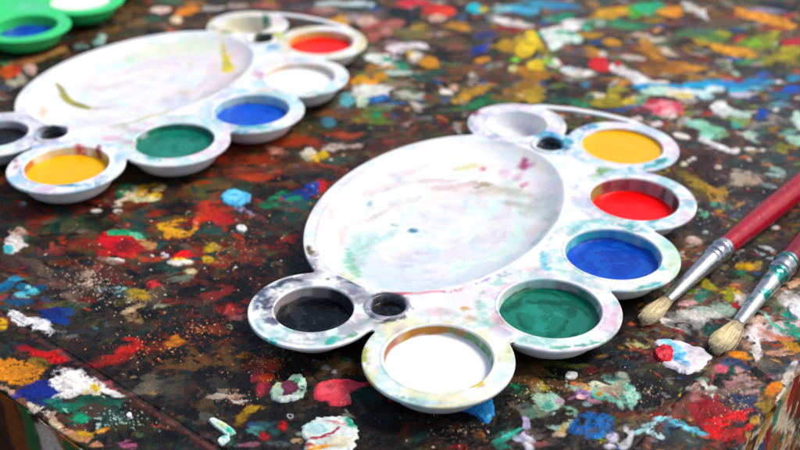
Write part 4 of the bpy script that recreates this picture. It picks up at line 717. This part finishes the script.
def palette(name, label, group, pos, rot, mat, plastic, cups, stains_shade='', seed=0, rims=('',)*9, well=1.0, grime=1.0):
    root = empty(name, (pos[0], pos[1], 0), rot); tag(root, label, 'paint palette', group)
    c_, s_ = math.cos(rot), math.sin(rot)
    def use(F, V, Xw, Yw):
        # dried film from brushes dragged round the well, and grime wiped over the rims
        q = np.hypot(V[:, 0]/WA, V[:, 1]/WB); an_ = np.arctan2(V[:, 1]/WB, V[:, 0]/WA)
        n_ = fbm(q*9+fbm(Xw, Yw, seed+2, 3, .8)*2.2, an_*1.3+fbm(Xw, Yw, seed+6, 2, .6)*1.5+20, seed+30, 4)
        for i, (cc, th, am) in enumerate([('f4b0b4', .50, .38), ('a8dcc4', .53, .40), ('b4b8bc', .52, .36), ('ead8a0', .56, .30), ('b8d4ec', .55, .30)]):
            reg = sstep(.46, .60, fbm(Xw, Yw, seed+33+i, 3, .42))
            m = (reg*sstep(th-.08, th+.10, n_ if i % 2 else 1-n_)*am*well*(1-sstep(.93, 1.0, q))*(.35+.55*sstep(.25, .7, q)))[:, None]
            F.C[:] = F.C*(1-m)+m*alb(cc, 1)
        for (kind, ctr, *_), rc in zip(cups, rims):
            if kind == 'K': continue
            Rr = 1.0 if kind == 'L' else RS; r_ = np.hypot(V[:, 0]-ctr[0], V[:, 1]-ctr[1])-Rr
            top_ = (V[:, 2] > -.07)
            for i, cc in enumerate(rc.split()):
                g_ = fbm(Xw, Yw, seed+44+i*3, 4, 2.1)*.62+fbm(Xw, Yw, seed+47+i, 3, 9)*.38
                m = (sstep(.49+.04*i, .60+.04*i, g_)*(1-sstep(.30, .55, r_))*sstep(-.02, .03, r_)*top_*.62)[:, None]
                F.C[:] = F.C*(1-m)+m*alb(cc, 1)
                e_ = (sstep(.52, .58, fbm(Xw, Yw, seed+51+i, 3, 5))*np.exp(-((r_-.37)/.03)**2)*top_*.5*grime)[:, None]   # dirt along the outer edge
                F.C[:] = F.C*(1-e_)+e_*alb(cc, .75)
    def col_of(V, extra=None):
        Xw = pos[0]+V[:, 0]*c_-V[:, 1]*s_; Yw = pos[1]+V[:, 0]*s_+V[:, 1]*c_
        C = np.zeros((len(V), 3))+alb(plastic, 1.0)
        F = Field(Xw, Yw, C); F.wk = .62; F.ws = .3; use(F, V, Xw, Yw)
        if extra: extra(F, V)
        if stains_shade: F.lines(stains_shade, 0)
        return np.concatenate([F.C, np.ones((len(V), 1))], 1)
    V, Fc = PLATE
    meshobj('rim_plate', V, Fc, mat, root, col_of(V))
    # mixing well
    n = NSEG*2; an = np.linspace(0, 2*math.pi, n, endpoint=False); R = []
    prof = [(.07, 0), (.05, .006), (.02, .008), (-.01, -.004), (-.05, -.035), (-.1, -.07), (-.16, -.108), (-.25, -.155), (-.36, -.20), (-.5, -.24), (-.64, -.265)]
    for o, z in prof: R.append(np.stack([(WA+o)*np.cos(an), (WB+o)*np.sin(an), np.full(n, z)], 1))
    for q in np.linspace(.97, .002, 46):
        R.append(np.stack([(WA-.64)*q*np.cos(an), (WB-.64)*q*np.sin(an), np.full(n, -.265-.09*(1-q*q))], 1))
    Vi = np.concatenate(R); Fi = gridfaces(len(R), n, True)
    Vo = Vi.copy(); Vo[:, 2] -= .07
    meshobj('mixing_well', np.concatenate([Vi, Vo]), np.concatenate([Fi, Fi[:, ::-1]+len(Vi)]), mat, root, col_of(np.concatenate([Vi, Vo])))
    for (kind, ctr, paintcol, lev, wall, nm) in cups:
        Rr = 1.0 if kind == 'L' else RS
        if kind == 'K':
            pr = [(.47, 0), (.45, .035), (.42, .055), (.38, .05), (.345, .02), (.33, -.04), (.31, -.12), (.27, -.2), (.001, -.21)]
            V = np.concatenate([np.stack([ctr[0]+r*np.cos(AN[::2]), ctr[1]+r*np.sin(AN[::2]), np.full(48, z)], 1) for r, z in pr])
            F = gridfaces(len(pr), 48, True); nn = 48
            Vo = V.copy(); Vo[:, 2] -= .07
            V = np.concatenate([V, Vo]); F = np.concatenate([F, F[:, ::-1]+len(Vo)])
            cup = meshobj('socket', V, F, mat, root, col_of(V)); rad = .325
        else:
            pi_, po_ = dense(PROF), dense(PROFO, 2)
            Vi = lathe(pi_, ctr, Rr); Vo = lathe(po_, ctr, Rr)
            V = np.concatenate([Vi, Vo]); F = np.concatenate([gridfaces(len(pi_), NSEG, True), gridfaces(len(po_), NSEG, True)[:, ::-1]+len(Vi)])
            def ex(Fd, V, ctr=ctr, lev=lev, wall=wall, paintcol=paintcol, ni=len(Vi)):
                inner = (np.arange(len(V)) < ni); z = V[:, 2]
                dwn = (1-sstep(-.06, -.012, z))*inner
                for wc, ang, wid, amt in wall:       # stained patches and some painted shade on the inner wall, by direction seen from above (90 = away from the camera)
                    a = np.arctan2(V[:, 1]-ctr[1], V[:, 0]-ctr[0])-math.radians(ang)+rot
                    a = np.abs((a+math.pi) % (2*math.pi)-math.pi)
                    m = (1-sstep(wid*.5, wid, np.degrees(a)+(Fd.n1-.5)*90))*dwn*amt*(.55+.9*Fd.tint)
                    m = np.clip(m, 0, 1)[:, None]; Fd.C[:] = Fd.C*(1-m)+m*alb(wc)
                if lev is not None:
                    m = ((1-sstep(lev+.02, lev+.07, z+(Fd.n1-.5)*.14))*inner)[:, None]*.85; Fd.C[:] = Fd.C*(1-m)+m*alb(paintcol)
            CC = col_of(V, ex); CC[len(Vi)+NSEG*2:, :3] = alb(plastic, .95); cup = meshobj('cup', V, F, mat, root, CC); rad = radius_at(Rr, lev) if lev is not None else 0
            if nm: cup['label'] = 'cup holding '+nm if lev is not None else nm
        if lev is not None:
            q = np.concatenate([[1.012, .995, .97, .94], np.linspace(.9, .01, 26)]); nn = NSEG
            X = ctr[0]+rad*q[:, None]*np.cos(AN)[None]; Y = ctr[1]+rad*q[:, None]*np.sin(AN)[None]
            rp = fbm(X, Y, seed+5, 3, 1.6)
            Z = lev+.022*np.exp(-(1-np.minimum(q, 1))/.03)[:, None]+(rp-.5)*.03*(q[:, None] < .97)
            col = np.zeros(X.shape+(3,))+alb(paintcol, .97)
            dist = np.hypot(X-ctr[0]-.08, Y-ctr[1]+.1)+(fbm(X, Y, seed+9, 3, 1.5)-.5)*.5
            sw = fbm(dist*6, np.arctan2(Y-ctr[1], X-ctr[0])*1.2+10, seed+12, 3)
            tone = fbm(dist*7+sw, np.arctan2(Y-ctr[1]+.1, X-ctr[0]-.08)*1.6+30, seed+15, 4)
            col = col*(1+(tone-.5)*(.8 if sum(alb(paintcol)) < .7 else .10))[..., None]
            k = {'g': 1.0, 'b': .35, 'k': .6}.get(nm[0] if nm else '', 0)
            if 'green' in (nm or ''):
                m = (sstep(.10, .22, dist)*(1-sstep(.46, .54, dist))*.6+.6*sstep(.50, .55, sw)*(1-sstep(.8, .95, dist)))[..., None]; col = col*(1-m)+m*alb('229078')
            elif 'blue' in (nm or ''):
                m = (.5*sstep(.48, .58, sw))[..., None]; col = col*(1-m)+m*alb('1868d8')
            elif 'black' in (nm or ''):
                m = (.6*sstep(.54, .58, sw))[..., None]; col = col*(1-m)+m*alb('2c3038')
            elif 'orange-yellow' in (nm or ''):
                m = sstep(.35, .9, fbm(X, Y, seed+3, 3, 1.2))[..., None]*.3; col = col*(1-m)+m*alb('ffc000')
            meshobj('paint', np.stack([X, Y, Z], -1).reshape(-1, 3), gridfaces(len(q), nn, True), M_PAINT, cup,
                    np.concatenate([col.reshape(-1, 3), np.ones((col.size//3, 1))], 1), label=('wet '+nm) if nm else None)
    return root
ST0 = """265 305 12 10 -40 5a5870 d; 282 285 16 3 -25 4a4860 d; 262 295 7 12 20 6a6880 d; 300 280 10 3 -10 504c60 d; 272 322 10 4 20 7a7890 d; 345 279 10 4 10 8a88a0 d; 356 292 8 10 20 9a98a8 d; 340 271 3 1.6 0 202028 s; 330 279 2.6 1.2 0 181820 r; 323 270 3 1.2 0 303038 s; 352 283 3 1.2 10 202028 s; 365 300 4 10 0 a8a4a8 d; 357 316 6 3 0 d0a8a8 w; 370 325 8 4 0 e0b8a8 w; 372 312 8 2 10 585860 d; 385 322 14 2 -5 606068 d; 400 318 8 2 -10 707078 d
388 306 24 14 0 9a9aa8 r; 388 305 14 9 0 0c0c0e f 0; 388 306 18 12 0 505058 r; 396 308 3 2 0 8a2030 s; 378 299 10 3 0 303038 d
270 341 9 3 20 40c0b8 s; 332 342 7 3 -20 30b8a0 s; 335 338 4 2 0 60c8b0 s; 352 336 8 2 -20 70a878 d
312 268 9 18 20 b0acb4 d; 311 251 5 5 0 8a6c3c d; 309 249 3 3 0 6a5020 s; 312 254 3 2 0 706030 s
365 355 3.5 20 -8 c8c850 d; 372 380 4 12 -30 d8d060 w; 510 350 3 14 -10 e0dc90 w; 430 402 30 3 0 a8c8d8 w; 475 385 14 3 -25 e0c030 d; 485 375 8 6 -40 e8d060 w; 408 398 14 2 12 a0c8c8 d; 470 318 8 5 0 f0c080 w; 466 308 6 3 0 f4c878 d; 440 312 20 6 0 f4c4cc w; 500 320 10 8 40 f0a8c4 w; 540 330 20 3 10 f4b8d0 w; 400 330 10 6 -40 e8c8d8 w
616 315 5 20 10 f0b8d0 w; 575 344 30 2.4 -8 50b890 d; 530 342 14 3 12 60c0a8 w; 505 330 10 3 30 a8a0d0 w
543 258 4 9 0 90d8e0 s; 548 268 5 3 0 80d0dc d; 555 250 8 3 0 b8ece8 w; 540 278 16 3 0 c0e8e8 w
575 228 12 5 -30 60d0d4 w; 600 220 26 3 0 80dcd8 w; 650 285 18 2.4 -16 68c8c8 d; 672 260 5 12 10 c8e8b0 w; 668 245 8 5 30 b0e8d8 w; 660 268 6 4 -30 90d8d8 d; 612 290 18 2 6 80d0d8 d; 575 275 8 6 40 a0e0e8 w
640 228 18 2.4 -4 40b0b8 d; 655 218 8 3 -20 48b8b8 d; 670 190 6 6 30 a8e4d8 w; 685 215 8 8 0 e8c8d8 w; 690 205 5 6 0 b0e0e0 w; 625 224 16 2 6 50b8bc d; 610 215 14 3 10 90d8d8 w; 583 200 5 8 0 e8e8f0 w; 595 178 8 3 -20 c0e0c0 w
602 170 8 5 -10 90c878 d; 595 175 6 3 0 b8d890 w; 610 168 8 3 0 a0d0a8 w; 660 160 8 3 -20 30a8a8 s; 648 165 12 2.4 -12 60bcc0 d; 630 168 10 3 0 68c8d0 d; 586 127 7 2.6 -14 30a8d8 s; 592 125 6 2 0 50b8e0 d; 676 152 4 8 0 e0c8d8 w; 645 125 12 3 10 b8e0d0 w
555 140 17 8 10 30a8cc s; 548 136 14 6 8 28b0d8 s; 538 132 7 4 20 38b4d4 s; 560 146 10 5 0 3088a8 s; 549 142 10 5 0 082030 f 0; 566 140 6 5 -30 58b4c8 d; 553 151 14 2 6 60c0d8 d
476 112 4 3.5 0 c890b0 d; 474 113 2.5 2.5 0 904068 s; 490 105 10 2 0 f0c8dc w; 470 122 3 5 0 80a8b0 d; 515 122 26 14 0 ece4f0 w; 530 122 12 10 10 b8a8c4 w; 560 118 7 6 20 b8bcd0 w; 500 104 16 2 0 f0d0e0 w; 540 128 16 4 0 a8e0f0 w
523 156 5 5 0 d8508c s; 526 158 4 3.5 0 e860a0 d; 532 158 6 3 0 e890b8 w; 518 166 8 5 -30 f0a0c0 w; 524 174 6 3 -20 e8a0b8 d; 505 162 8 6 0 f4b8d0 w; 483 158 3 2 0 f07898 s; 470 156 12 4 -10 f0e488 w; 460 158 10 3 -10 f0e8a0 w; 515 192 16 4 10 b8a898 w; 480 172 16 3 2 c8b088 d; 478 175 5 1.2 0 a08868 d; 450 175 40 4 -4 f0c8c0 w; 510 180 30 6 12 c8c8a8 w; 490 180 30 5 0 d8c8b0 w; 545 195 14 22 -20 b8c8c4 w; 552 215 8 14 20 b8ccc8 w; 540 235 20 5 -50 a0c4c8 w; 530 200 14 8 0 c0ccc0 w
413 217 5 2.4 0 1890b0 s; 395 212 4 1.6 0 50b8a8 s; 371 190 3 6 10 b0d8d8 s; 370 194 3 3 0 98c8c8 d; 350 180 18 3 -30 e8d8dc w; 360 240 14 26 10 b8e4d0 w; 350 250 6 14 -5 a0d8c0 d; 355 262 6 9 -20 98d0a8 d; 368 232 20 3 -40 a8dcc8 w; 385 225 20 4 -30 b0e0d8 w; 340 225 6 20 10 f0c8bc w; 330 210 6 8 0 f0b8b8 w; 380 180 40 4 -20 f0c4c4 w; 400 165 40 3 -14 f4c8cc w; 375 205 30 3 -25 f0d0cc w; 430 170 40 3 -6 f4ccc8 w; 400 190 40 4 -14 e8e8d8 w; 345 270 6 8 20 e0e0b8 d; 355 276 8 4 20 c8c8a0 d; 380 289 16 1.6 6 e86878 d; 400 293 16 1.4 0 e88090 d; 440 291 30 1.5 -6 f0a0b0 d; 490 278 20 1.4 -20 c8a8e8 d; 480 275 6 1.6 -10 9898e0 d; 405 290 14 3 0 f0b8c0 w; 420 250 30 18 -20 eef0fa w; 345 195 16 5 -40 f8e0e0 w; 330 245 4 14 0 d0e8dc w; 322 232 4 20 5 e0d0e0 w; 318 200 4 12 30 c8c8e0 w; 345 160 16 3 -30 90889c d; 370 150 14 2 -25 b0b0c8 d; 340 165 6 1.8 -40 80a8a8 s
"""  # greyish washes at the well's right side paint the shade of its wall
PA = palette('paint_palette', 'white plastic palette in the foreground, white paint in its nearest cup', 'white plastic paint palettes',
    (1.016, 21.196), -2.081, M_WHITE, 'efede9', [
    ('L', LX[0], 'f8f6f2', -.235, [('d8a018', 120, 75, 1.2), ('c07020', 90, 60, .8), ('60a860', 25, 45, 1.1), ('b06040', 165, 40, .9)], 'white paint'),
    ('L', LX[1], '045a44', -.22, [('70c0a8', 90, 100, .6), ('108060', 45, 60, .8), ('e0b0c0', 70, 30, .5)], 'green paint'),
    ('L', LX[2], '0440ac', -.26, [('60d8d8', 100, 110, .95), ('20a0a8', 120, 40, .6), ('3090e0', 40, 60, .6)], 'blue paint'),
    ('L', LX[3], 'ff0404', -.34, [('a04850', 90, 90, 1.1), ('c08090', 60, 50, .7), ('a0a850', 140, 30, .8), ('38504c', 15, 45, 1.1)], 'red paint'),  # dark grey-green on the right is shade painted on the wall
    ('L', LX[4], 'ffb800', -.10, [('c8a010', 60, 90, .8), ('7a6010', 20, 40, .7)], 'yellow paint'),  # dark tone on the right paints in the wall's shaded side
    ('S', SX[0], '08080c', -.27, [('8a7a78', 90, 110, 1.0), ('20202a', 20, 60, 1.1), ('b0a0a0', 150, 40, .8)], 'black paint'),
    ('S', SX[1], 'ffffff', None, [], 'empty lavender-white cup'),
    ('K', KX[0], '0a0a0c', -.10, [], 'black paint'), ('K', KX[1], '061018', -.08, [], 'black paint')], ST0, seed=1, rims=('e4dc98 a4d4cc', 'f0b8d0 78c8b4', '68ccd0 c8e8b0', '50bcc4 e0bcd8', '70c8e0 e4c0dc', '74727e 50b0a8', 'd8b0d4 90a8b8', '', ''))
ST1 = """60 85 3 8 -50 a89c28 f .01; 66 92 3.4 10 -60 b0a430 f .01; 78 97 12 2.6 12 a8a030 f .01; 95 99 16 1.3 0 b8c0b8 d; 40 108 5 9 10 f4c098 w; 41 105 5 8 0 f8b890 w; 152 110 20 3 -12 dcd060 f .01; 165 107 16 2.4 -12 e8d040 d; 145 113 18 3 -8 c8c080 w; 130 122 20 4 -8 c8d0b0 w; 120 128 14 4 0 d0dcb8 w; 135 132 12 3 0 e0b8c8 w; 180 84 12 4 -10 f0d8c0 w; 100 78 30 5 -10 f8e4dc w; 110 90 30 12 0 faf8fa w; 175 95 18 12 0 d8dcf0 w
225 55 4.5 8 -12 f4d800 f .01; 222 46 2.6 8 -12 f0d800 f .01; 226 60 6.5 5 0 f6dc10 f .01; 237 71 7 4 -10 f0b898 w; 220 88 18 6 0 e0d8f0 w
52 133 16 7 -4 404450 r; 52 133 11 4.6 -4 101216 f 0; 40 137 6 4 0 9aa8b8 d; 64 132 6 3 0 8890a0 d; 52 140 16 2 -4 78b0d0 d
80 150 5 4 0 d04860 s; 77 147 3 2 0 e05060 s; 98 151 3 5 0 a03050 s; 60 186 20 2 4 58b8d8 s; 90 186 18 2 -8 60c0c8 d; 20 175 6 8 20 a0b8e8 w; 15 165 3 8 0 c890a0 d; 118 160 5 6 20 90c8e8 w; 35 148 14 2 -20 a8c0e8 d; 20 152 10 2 0 b0c0e0 w; 112 140 16 3 0 e8a8c8 w; 130 144 14 3 0 f0b0d0 w; 140 118 16 2 -10 c0d8e8 w
200 165 20 2 -10 c0e0d8 w; 152 160 14 2 10 70c8c8 d; 220 150 5 8 0 e8e0f0 w; 180 118 20 2 0 d0e8e8 w; 250 128 30 2 0 60c8d0 d; 240 132 12 1.4 0 40b0c0 d; 210 110 5 10 0 b0e0e8 w; 270 94 20 2 0 a0dce0 w; 295 120 5 6 0 d8c8e8 w; 260 92 14 2 0 c0d8b0 w
250 22 30 8 0 f0e8d0 w; 235 20 18 5 0 e8dcb8 w; 232 26 10 3 0 e8c8b0 w; 265 18 5 2.5 20 208a6c s; 212 29 4 2 10 40a868 s; 208 20 3 5 0 d8e080 d; 280 20 10 5 0 f0c8e0 w; 228 33 10 1.6 0 80a850 d; 240 12 14 2 0 e0e0b8 w
263 37 10 4 0 707020 s; 268 36 6 2.4 0 201c10 f 0; 260 38 8 3 0 384030 d; 278 38 6 5 10 f0e060 w; 276 35 5 3 0 e8d840 d; 272 48 8 4 -10 a0d8f0 s; 270 50 10 3 -20 b0e0f4 w; 285 40 6 5 0 e8e090 w
300 30 14 3 -10 f0e090 w; 297 38 7 4 -30 f0c860 w; 360 45 6 6 0 f4e8b0 w; 362 40 3 6 0 e8d848 w; 300 60 16 3 0 c0d8f0 w; 345 80 5 8 0 b0e0dc w; 320 94 24 1.6 0 b8d8d0 d; 260 76 8 5 0 f0b8d8 w; 256 74 5 4 0 f0a0d0 w; 345 58 8 3 0 e0e8e8 w
"""
palette('paint_palette', 'white plastic palette behind at left, orange-yellow paint in its nearest cup', 'white plastic paint palettes',
    (-7.199, 28.558), -2.169, M_WHITE, 'efede9', [
    ('L', LX[0], 'ffb800', -.24, [('e0b838', 100, 60, .6), ('f0d890', 150, 60, .7), ('d08030', 190, 30, .9), ('c8c040', 40, 50, .8)], 'orange-yellow paint'),
    ('L', LX[1], '04705a', -.20, [('108868', 90, 100, 1.1), ('0a7058', 30, 60, 1.0), ('0a6a58', 105, 25, 1.2)], 'green paint'),
    ('L', LX[2], '0450cc', -.28, [('70d0e8', 90, 120, .8), ('c0c088', 100, 50, .6)], 'blue paint'),
    ('L', LX[3], 'f8f4f0', -.20, [('f0d0b0', 110, 100, .9)], 'white paint'),
    ('L', LX[4], 'f80c08', -.24, [('f0d060', 110, 110, 1.0), ('e8b040', 160, 50, .8)], 'red paint'),
    ('S', SX[0], '141214', -.22, [('a898a0', 90, 110, .8)], 'black paint'),
    ('S', SX[1], 'ffffff', None, [('f0e8c0', 90, 180, .7)], 'empty cup stained cream and yellow'),
    ('K', KX[0], '101014', -.10, [], 'black paint'), ('K', KX[1], '201c10', -.12, [], 'black paint')], ST1, seed=11, rims=('78c0e8 d0a0c8', 'b8e0d8 f0b4d0', '70ccd8 d8c8e8', 'a8dce4 f0d8c0', 'f4e4a0 e8c890', 'b0a8c0 80a0c0', 'e8d8a0 e8b8c0', '', ''), grime=.6)
ROTG = math.radians(65.1-154.85)
_c, _s = math.cos(ROTG), math.sin(ROTG)
_p = np.array([-11.796, 32.542])-np.array([LX[0][0]*_c-LX[0][1]*_s, LX[0][0]*_s+LX[0][1]*_c])
palette('paint_palette', 'bright green plastic palette at the far left corner with blue and white paint', None,
    tuple(_p), ROTG, M_GREEN, '30dc74', [
    ('L', LX[0], '1038b0', -.36, [('18b048', 90, 120, .7)], 'blue paint'),
    ('L', LX[1], 'fdf8f0', -.12, [], 'white paint'),
    ('L', LX[2], 'f0b000', -.25, [], 'yellow paint'),
    ('L', LX[3], 'ffffff', None, [], 'empty cup'), ('L', LX[4], 'ffffff', None, [], 'empty cup'),
    ('S', SX[0], 'ffffff', None, [], 'empty small cup'), ('S', SX[1], 'ffffff', None, [], 'empty small cup'),
    ('K', KX[0], 'ffffff', None, [], None), ('K', KX[1], 'ffffff', None, [], None)], "30 8 30 6 0 70e0b0 w; 62 22 4 12 0 60e0a0 w; 20 40 30 2 0 50d098 w", seed=21, well=0, grime=0)

# ---------------------------------------------------------------- the brushes
def ring_mesh(prof, n=40, squash=None):
    """prof: (x along, radius y, radius z); along +X"""
    an = np.linspace(0, 2*math.pi, n, endpoint=False)
    V = np.concatenate([np.stack([np.full(n, x), ry*np.cos(an), rz*np.sin(an)], 1) for x, ry, rz in prof])
    F = gridfaces(len(prof), n, True)[:, ::-1]; m = len(prof)
    return V, [tuple(f) for f in F.tolist()]+[tuple(range(n)), tuple(reversed(range((m-1)*n, m*n)))]
def brush(label, tip, fer0, fer1, length, rh, seed, ferr_marks, splay=1.0, hcol='b4102a'):
    """tip, ferrule ends as photo points; lies on the table, the handle lifted by its own girth"""
    r = np.random.default_rng(seed)
    a = at(*tip, TZ+.14); b = at(*fer0, TZ+.16); c = at(*fer1, TZ+.36)
    d = c-b; Lf = float(np.hypot(*d)); rz = math.atan2(d[1], d[0]); u = d/Lf
    Lb = float(np.hypot(*(b-a)))
    # the root stands where the hairs meet the ferrule
    root = empty('paintbrush', (b[0], b[1], TZ), rz); tag(root, label, 'paintbrush', 'paintbrushes')
    tilt = math.asin(.20/Lf)
    def place(V, z0=.17):
        V = V.copy(); x, z = V[:, 0].copy(), V[:, 2].copy()
        # rise along the ferrule, nearly level along the handle
        rise = np.where(x < Lf, np.maximum(x, -.2)*.20/Lf, .20+(x-Lf)*.006)
        V[:, 2] = z+z0+rise; return V
    re = rh*.86
    # handle
    pr = [(Lf-.05, re*.9, re*.9), (Lf, re, re)]
    for q in np.linspace(0, 1, 40):
        x = Lf+.03+q*(length); k = 1+.42*math.sin(min(q/.34, 1)*math.pi/2)*(1-sstep(.34, 1, q)*.72) if q > 0 else 1
        pr.append((x, re*k, re*k))
    xe = Lf+.03+length
    for q in (.4, .7, .9, .98): pr.append((xe+.2*q, pr[-1][1]*math.sqrt(1-q*q)+.01 if q < .98 else .02, pr[-1][1]*math.sqrt(1-q*q)+.01 if q < .98 else .02))
    V, F = ring_mesh(pr); V = place(V); hc = np.zeros((len(V), 3))+lin(hcol)*.8
    dn = fbm(V[:, 0]*1.2, np.arctan2(V[:, 1], V[:, 2]-.3)*1.2+5, seed, 4, 1)
    hc *= (.82+.36*dn)[:, None]
    meshobj('handle', V, F, M_LACQ, root, np.concatenate([hc, np.ones((len(V), 1))], 1))
    # ferrule with crimp rings near the handle
    pr = []
    for x in np.linspace(0, Lf+.12, 150):
        q = x/Lf; ry = .115+(re*1.10-.115)*min(1, q*1.02)**.85; rz_ = ry*(.72+.28*min(1, q*1.5))
        for k, wd in ((.80, .045), (.87, .045), (.97, .05)):
            bumpv = math.exp(-((x-Lf*k)/wd)**2)*.028; ry += bumpv; rz_ += bumpv
        for k in (.835, .92): 
            dd = math.exp(-((x-Lf*k)/.03)**2)*.02; ry -= dd; rz_ -= dd
        pr.append((x, ry, rz_))
    V, F = ring_mesh(pr, 48); V = place(V)
    Xw = b[0]+V[:, 0]*math.cos(rz)-V[:, 1]*math.sin(rz); Yw = b[1]+V[:, 0]*math.sin(rz)+V[:, 1]*math.cos(rz)
    Fd = Field(Xw, Yw, np.zeros((len(V), 3))+.5); 
    if ferr_marks:
        for fc, lo, th in ferr_marks:
            m = (sstep(th, th+.05, Fd.n1*.6+Fd.tint*.4)*(V[:, 0] > lo*Lf)*.9)[:, None]; Fd.C[:] = Fd.C*(1-m)+m*alb(fc)
    meshobj('ferrule', V, F, M_METAL, root, np.concatenate([Fd.C, np.ones((len(V), 1))], 1))
    # hairs: a core bundle and many single hairs, one mesh
    Vs = []; Fs = []; Cs = []; base_ = 0
    core = []
    for q in np.linspace(0, 1, 24):
        wd = (.10+.065*splay*math.sin(min(1, q*1.15)*math.pi*.62))*(1-sstep(.8, 1, q)*.6)
        core.append((-q*Lb*.93+.05, wd*.92, wd*.5))
    V, F = ring_mesh(core, 28); F = [tuple(reversed(f)) for f in F]
    V[:, 1:] *= (1+r.normal(0, .05, (len(V), 1)))
    Vs.append(V); Fs += F; base_ = len(V); Cs.append(np.tile(alb('e8d8a8', 1), (len(V), 1)))
    for i in range(900):
        a0 = r.uniform(0, 6.283); q0 = math.sqrt(r.random()); y0 = .105*q0*math.cos(a0); z0 = .075*q0*math.sin(a0)
        sp = .175*splay*(1+r.normal(0, .15)); y1 = y0/.105*sp+r.normal(0, .012); z1 = z0/.075*.11+r.normal(0, .01)
        L = Lb*(1-.16*abs(y0/.105)**2)*r.uniform(.82, 1.06)
        wv = r.normal(0, .014); pts = []
        for t in np.linspace(0, 1, 7):
            yy = y0+(y1-y0)*math.sin(t*math.pi*.55)/math.sin(math.pi*.55)-(y1*.12)*t**3
            pts.append((-t*L+.05, yy+wv*math.sin(t*5+i), z0+(z1-z0)*math.sin(t*math.pi*.55)-.02*t))
        wd = .0085; pp = []
        for k, p in enumerate(pts):
            ww = wd*(1-.75*k/6)
            pp += [(p[0], p[1]-ww, p[2]), (p[0], p[1]+ww, p[2]), (p[0], p[1], p[2]+ww*1.4)]
        Vs.append(np.array(pp))
        for k in range(6):
            o = base_+k*3
            for e in range(3): Fs.append((o+e, o+(e+1) % 3, o+3+(e+1) % 3, o+3+e))
        base_ += len(pp)
        cc = alb(['f4e6b8', 'ecd8a4', 'faf0d0', 'd8c08c', 'f0e0b0', 'c0a878'][r.integers(6)], 1)
        g = np.clip(np.linspace(.0, 2.2, len(pp)), 0, 1)[:, None]; tipc = alb(['f4ead0', 'e4d6b0', 'c8b890'][r.integers(3)], 1); g2 = np.clip(np.linspace(-2.2, 1, len(pp)), 0, 1)[:, None]; cq = alb('8a7858')*(1-g)+cc*g; Cs.append(cq*(1-g2)+tipc*g2)
    V = np.concatenate(Vs); C = np.concatenate(Cs)
    V = place(V, .155); V[:, 2] = np.maximum(V[:, 2], .01)
    meshobj('bristles', V, Fs, M_HAIR, root, np.concatenate([C, np.ones((len(C), 1))], 1))
    return root
brush('red-handled paintbrush with a clean silver ferrule, bristles by the blue cup', (639, 318), (667, 299), (722, 248), 12.5, .235, 3, None, 1.0)
brush('red-handled paintbrush with teal paint smeared on its ferrule, nearest the right edge', (721, 350), (738, 322), (786, 262), 12.5, .25, 5, [('10a090', .2, .47), ('0c8078', .35, .55), ('e8f0f0', .5, .62)], 1.25, '8e0c26')

# ---------------------------------------------------------------- ground under the table
g = np.linspace(-200, 200, 41); X, Y = np.meshgrid(g, g)
o = meshobj('ground', np.stack([X, Y, np.full(X.shape, -50.0)+fbm(X, Y, 4, 3, .05)*.6], -1).reshape(-1, 3), gridfaces(41, 41), M_FLOOR)
tag(o, kind='structure')
